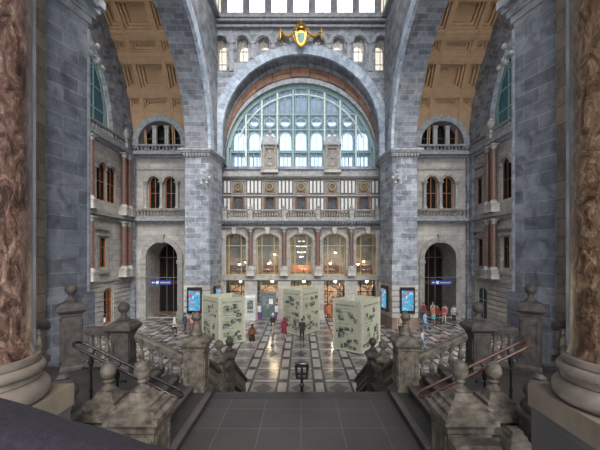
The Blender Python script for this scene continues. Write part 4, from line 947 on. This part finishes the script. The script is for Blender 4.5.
# double door in the second bay, cash machine beside it
t = sroot('door', 'grey-green double door in the second shopfront from left', (-3.37, 33.72, 0))
for q in (-1, 1):
    lf = MB().box(q*.36-.34, q*.36+.34, -.04, .04, .02, 2.65).build('door_leaf', 'tealdoor', t)
    MB().box(q*.36-.2, q*.36+.2, -.06, -.04, 1.3, 2.3).build('panel', 'grey', lf); MB().tube([(q*.08, -.09, 1.0), (q*.08, -.09, 1.5)], .025, 6).build('handle', 'cash', lf)
MB().box(.1, .5, -.09, -.04, 1.5, 2.0).build('notice', 'signwhite', t)
t = thing('cash_machine', 'white cash machine standing against the first pier left of the doors', 'cash machine', (-5.05, 33.0, 0))
MB().box(-.52, .52, -.22, .12, 0, 2.5).build('housing', 'cash', t); MB().box(-.3, .3, -.24, -.21, 1.1, 2.0).build('screen', 'photo', t); MB().box(-.3, .3, -.27, -.21, .8, 1.0).build('keypad', 'grey', t); MB().box(-.52, .52, -.25, -.2, 2.2, 2.42).build('header', 'signwhite', t)
for x, q in ((-4.2, 'left'), (-2.45, 'right')):
    t = thing('purple_planter', 'small purple-fronted box at the %s of the grey-green doors' % q, 'box', (x, 33.35, 0), 0, 'purple boxes')
    MB().box(-.2, .2, -.15, .15, 0, .75).build('box', plain('purple_paint_'+q, (.16, .05, .20), .5), t); MB().box(-.16, .16, -.16, -.15, .9, 1.3).box(-.18, .18, -.15, .1, .75, 1.35).build('notice_board', 'cash', t)
# ------------------------------------------------------------------ people
def skin_mesh(name, verts, edges, radii, root, mat, sub=1):
    me = bpy.data.meshes.new(name); me.from_pydata(verts, edges, [])
    o = bpy.data.objects.new(name, me); C.objects.link(o)
    md = o.modifiers.new('skin', 'SKIN'); md.use_smooth_shade = True
    if not me.skin_vertices: me.attributes  # layer is made by the modifier
    for i, r in enumerate(radii):
        sv = me.skin_vertices[0].data[i]; sv.radius = r if isinstance(r, tuple) else (r, r); sv.use_root = (i == root)
    if sub: sm = o.modifiers.new('sub', 'SUBSURF'); sm.levels = sub; sm.render_levels = sub
    bpy.context.view_layer.update()
    ev = o.evaluated_get(bpy.context.evaluated_depsgraph_get())
    nm = bpy.data.meshes.new_from_object(ev); nm.name = name
    nm.materials.clear(); nm.materials.append(mat)
    for p in nm.polygons: p.use_smooth = True
    bpy.data.objects.remove(o); bpy.data.meshes.remove(me)
    return nm
skins = [plain('light_skin', (.52, .33, .25), .5, bs=0), plain('brown_skin', (.30, .17, .11), .5, bs=0)]
cm = {}
def colour(c):
    k = tuple(c)
    if k not in cm: cm[k] = plain('fabric_%d' % len(cm), c, .85, scale=12, bs=0)
    return cm[k]
def person(label, x, y, face, top, low, hair, h=1.72, stride=.18, skirt=False, longhair=False, arm=0.0, coat=False, bag=None, hat=None, skin=0, shorts=False, sleeves=True):
    t = thing('person', label, 'person', (x, y, 0), face, None)
    k = h/1.72; S = stride
    J = {'pelvis': (0, .0, .95), 'spine': (0, .01, 1.14), 'chest': (0, .0, 1.33), 'collar': (0, .0, 1.425), 'neck': (0, 0, 1.49), 'head': (0, -.015, 1.585), 'crown': (0, -.01, 1.655),
         'nose': (0, -.10, 1.585)}
    R = {'pelvis': (.145, .105), 'spine': (.125, .092), 'chest': (.155, .105), 'collar': (.095, .075), 'neck': .05, 'head': (.076, .092), 'crown': (.062, .07), 'nose': .014}
    E = [('pelvis', 'spine'), ('spine', 'chest'), ('chest', 'collar'), ('collar', 'neck'), ('neck', 'head'), ('head', 'crown'), ('head', 'nose')]
    for q, n in ((-1, 'l'), (1, 'r')):
        w = q*S*.55; bend = arm if q > 0 else 0
        J.update({'sh'+n: (q*.175, 0, 1.40), 'el'+n: (q*.225, w*.5+.02, 1.13), 'wr'+n: (q*.225, w*.9-.06-bend*.18, .90+bend*.18), 'pa'+n: (q*.222, w*1.0-.085-bend*.25, .83+bend*.2)})
        R.update({'sh'+n: .058, 'el'+n: .042, 'wr'+n: .027, 'pa'+n: (.033, .022)})
        E += [('chest', 'sh'+n), ('sh'+n, 'el'+n), ('el'+n, 'wr'+n), ('wr'+n, 'pa'+n)]
        px, py, pz = J['pa'+n]
        for j in range(4):
            J['f%d%s' % (j, n)] = (px-q*.004, py-.03+.02*j, pz-.05); J['g%d%s' % (j, n)] = (px-q*.022, py-.032+.02*j, pz-.085-.012*(j in (1, 2))+bend*.02)
            R['f%d%s' % (j, n)] = .0095; R['g%d%s' % (j, n)] = .0085
            E += [('pa'+n, 'f%d%s' % (j, n)), ('f%d%s' % (j, n), 'g%d%s' % (j, n))]
        J['th'+n] = (px-q*.02, py-.05, pz-.02); J['ti'+n] = (px-q*.03, py-.062, pz-.05); R['th'+n] = .011; R['ti'+n] = .009
        E += [('pa'+n, 'th'+n), ('th'+n, 'ti'+n)]
        ly = -q*S
        J.update({'hip'+n: (q*.088, ly*.12, .88), 'kn'+n: (q*.095, ly*.55-.02, .49), 'an'+n: (q*.095, ly, .085), 'to'+n: (q*.105, ly-.15, .035)})
        R.update({'hip'+n: (.088, .092), 'kn'+n: .058, 'an'+n: .038, 'to'+n: (.036, .028)})
        E += [('pelvis', 'hip'+n), ('hip'+n, 'kn'+n), ('kn'+n, 'an'+n), ('an'+n, 'to'+n)]
    ks = list(J)
    J['hem'] = (0, 0, .86); J['waist'] = (0, 0, 1.06); R['hem'] = (.155, .115); R['waist'] = (.13, .095); E += [('pelvis', 'hem'), ('pelvis', 'waist')]
    def sub(names, f, extra={}):
        rr = lambda n: extra.get(n) or (tuple(v*f*k for v in R[n]) if isinstance(R[n], tuple) else R[n]*f*k)
        li = {n: i for i, n in enumerate(names)}
        return [tuple(v*k for v in J[n]) for n in names], [(li[a], li[b]) for a, b in E if a in li and b in li], [rr(n) for n in names]
    v, e, r = sub(ks, 1.0)
    link('body', skin_mesh('body', v, e, r, 0, skins[skin], 1), t)
    arms = [n for q in 'lr' for n in (['sh'+q, 'el'+q]+(['wr'+q] if sleeves else []))]
    v, e, r = sub(['pelvis', 'spine', 'chest', 'collar', 'hem']+arms, 1.22)
    link('coat' if coat else 'shirt', skin_mesh('shirt', v, e, r, 0, colour(top), 1), t)
    if skirt:
        MB().lathe([(.15*k, 1.0*k), (.185*k, .86*k), (.235*k, .52*k), (.22*k, .53*k), (.16*k, .86*k)], (0, 0, 0), 16).build('skirt', colour(low), t, True)
    else:
        v, e, r = sub(['pelvis', 'waist']+[n for q in 'lr' for n in (['hip'+q, 'kn'+q]+([] if shorts else ['an'+q]))], 1.2)
        link('trousers', skin_mesh('trousers', v, e, r, 0, colour(low), 1), t)
    if coat: MB().lathe([(.17*k, 1.15*k), (.2*k, .95*k), (.225*k, .72*k), (.2*k, .73*k), (.16*k, 1.1*k)], n=16).build('coat_skirt', colour(top), t, True)
    m = MB(); hc = (0, .012*k, 1.625*k)
    m.lathe([(.088*k*math.sin(PI*i/8), .098*k*math.cos(PI*i/8)+.01) for i in range(0, 5)], hc, 14)
    m.lathe([(.089*k, .0), (.084*k, -.06*k)], (0, .035*k, 1.625*k), 12)
    if longhair: m.tube([(0, .07*k, 1.66*k), (0, .105*k, 1.55*k), (0, .115*k, 1.42*k), (0, .11*k, 1.30*k)], .06*k, 8, rs=[.07*k, .085*k, .08*k, .03*k])
    m.build('hair', colour(hair), t, True)
    if hat: MB().lathe([(.16*k, -.02), (.1*k, 0), (.095*k, .1*k), (.05*k, .13*k), (0, .135*k)], (0, 0, 1.67*k), 16).build('hat', colour(hat), t, True)
    m = MB()
    for q in (-1, 1): m.ball((q*.03*k, -.098*k, 1.605*k), .009*k, 6)
    m.build('eyes', 'black', t); MB().box(-.022*k, .022*k, -.108*k, -.094*k, 1.535*k, 1.545*k).build('mouth', colour((.3, .08, .07)), t)
    for q in (-1, 1):
        ax, ay, az = [c_*k for c_ in J['an'+('l' if q < 0 else 'r')]]
        MB().lathe([(.0, -.02), (.042*k, -.015), (.045*k, .02), (.03*k, .06*k), (0, .07*k)], (ax, ay-.02, .028), 10).tube([(ax, ay+.04*k, .035*k), (ax, ay-.08*k, .035*k), (ax+q*.01, ay-.18*k, .03*k)], .04*k, 8, rs=[.042*k, .045*k, .028*k]).build('shoe', colour((.03, .028, .03)), t, True)
    if bag:
        b = MB().prism([(-.15, 0), (.15, 0), (.17, .24), (-.17, .24)], lambda u, v_, d: (d, u, v_), -.05, .05)
        b.v = [(p[0]+.27*k, p[1]+.02, p[2]+.72*k) for p in b.v]
        bo = b.tube([(.27*k, -.1, .96*k), (.24*k, -.03, 1.3*k), (.19*k, 0, 1.46*k), (.2*k, .06, 1.3*k), (.27*k, .14, .96*k)], .012, 6); bo.build('shoulder_bag', colour(bag), t)
    return t
A = PI   # facing away from the camera
person('person in a dark suit standing alone before the middle exhibition column', .08, 24.8, A, (.03, .032, .036), (.03, .03, .035), (.10, .07, .05), 1.78, .06)
person('person in a red top and wine-red skirt with dark legs, before the middle exhibition column', -1.32, 25.6, A+.2, (.30, .03, .06), (.16, .02, .04), (.22, .03, .03), 1.72, .1, skirt=True, longhair=True)
person('person in pale hat, black top and light trousers, left of the red-dressed one', -2.3, 26.9, A-.5, (.03, .025, .025), (.45, .40, .33), (.5, .48, .42), 1.74, .26, hat=(.6, .58, .54), arm=.6, sleeves=False)
person('person in brown jacket and black skirt with a brown bag, nearest on the floor', -3.45, 23.3, A+.3, (.27, .09, .04), (.02, .02, .022), (.08, .035, .02), 1.72, .12, skirt=True, bag=(.22, .09, .04), longhair=True)
person('person in a white shirt and dark trousers crossing the floor far left', -10.2, 26.6, PI*.6, (.62, .62, .58), (.03, .03, .035), (.12, .08, .05), 1.75, .2, arm=.5)
person('person in dark blue at the left of the small group near the left pier', -9.7, 27.6, PI*.8, (.05, .07, .12), (.03, .035, .05), (.05, .04, .03), 1.7, .08)
person('person in pink at the middle of the small group near the left pier', -9.2, 28.1, PI*.2, (.62, .28, .24), (.35, .2, .2), (.2, .1, .06), 1.65, .06, longhair=True)
person('person in an orange-red top at the right of the small group near the left pier', -8.75, 27.7, -.4, (.52, .20, .14), (.1, .08, .08), (.1, .06, .04), 1.7, .06)
person('blond person in a beige top half hidden behind the right newel finial', 8.1, 26.9, -.6, (.45, .34, .24), (.05, .05, .06), (.50, .36, .20), 1.68, .1, longhair=True)
person('person in a light blue shirt and jeans walking before the right pier', 10.6, 28.2, .5, (.20, .34, .55), (.12, .2, .34), (.05, .04, .03), 1.66, .2)
person('small child in white and blue near the right exhibition column', 8.6, 23.4, .9, (.42, .52, .60), (.1, .14, .25), (.10, .06, .04), 1.2, .12)
person('person in orange top and teal skirt, left end of the crowd at the right portal', 12.5, 31.2, .3, (.50, .14, .08), (.10, .33, .32), (.06, .04, .03), 1.7, .08, skirt=True)
person('person in wine-red and black, second from left in the crowd before the right portal', 13.05, 31.6, -.2, (.16, .025, .03), (.03, .03, .03), (.03, .03, .03), 1.74, .1)
person('person in a pale grey shirt behind the crowd before the right portal', 13.15, 32.9, 0, (.42, .42, .44), (.1, .1, .12), (.3, .24, .2), 1.8, .06)
person('person in a red shirt and cream trousers, middle of the crowd before the right portal', 13.65, 31.5, .2, (.42, .05, .05), (.48, .44, .38), (.04, .03, .03), 1.72, .12)
person('person in white with a dark scarf near the crowd before the right portal', 14.1, 32.4, -.3, (.5, .5, .5), (.06, .06, .08), (.06, .04, .03), 1.7, .06, longhair=True)
person('person in dark red deep inside the crowd before the right portal', 12.35, 33.1, .1, (.26, .05, .06), (.05, .05, .06), (.04, .03, .02), 1.74, .06)
person('person in a white top and black trousers with a bag, right end of the crowd', 14.75, 31.8, -.5, (.5, .48, .45), (.025, .025, .03), (.04, .03, .03), 1.7, .1, bag=(.03, .03, .03))
person('person in an orange jacket standing by the fourth shopfront', 2.75, 32.6, PI*.9, (.52, .14, .05), (.30, .06, .03), (.06, .04, .03), 1.75, .06, coat=True)
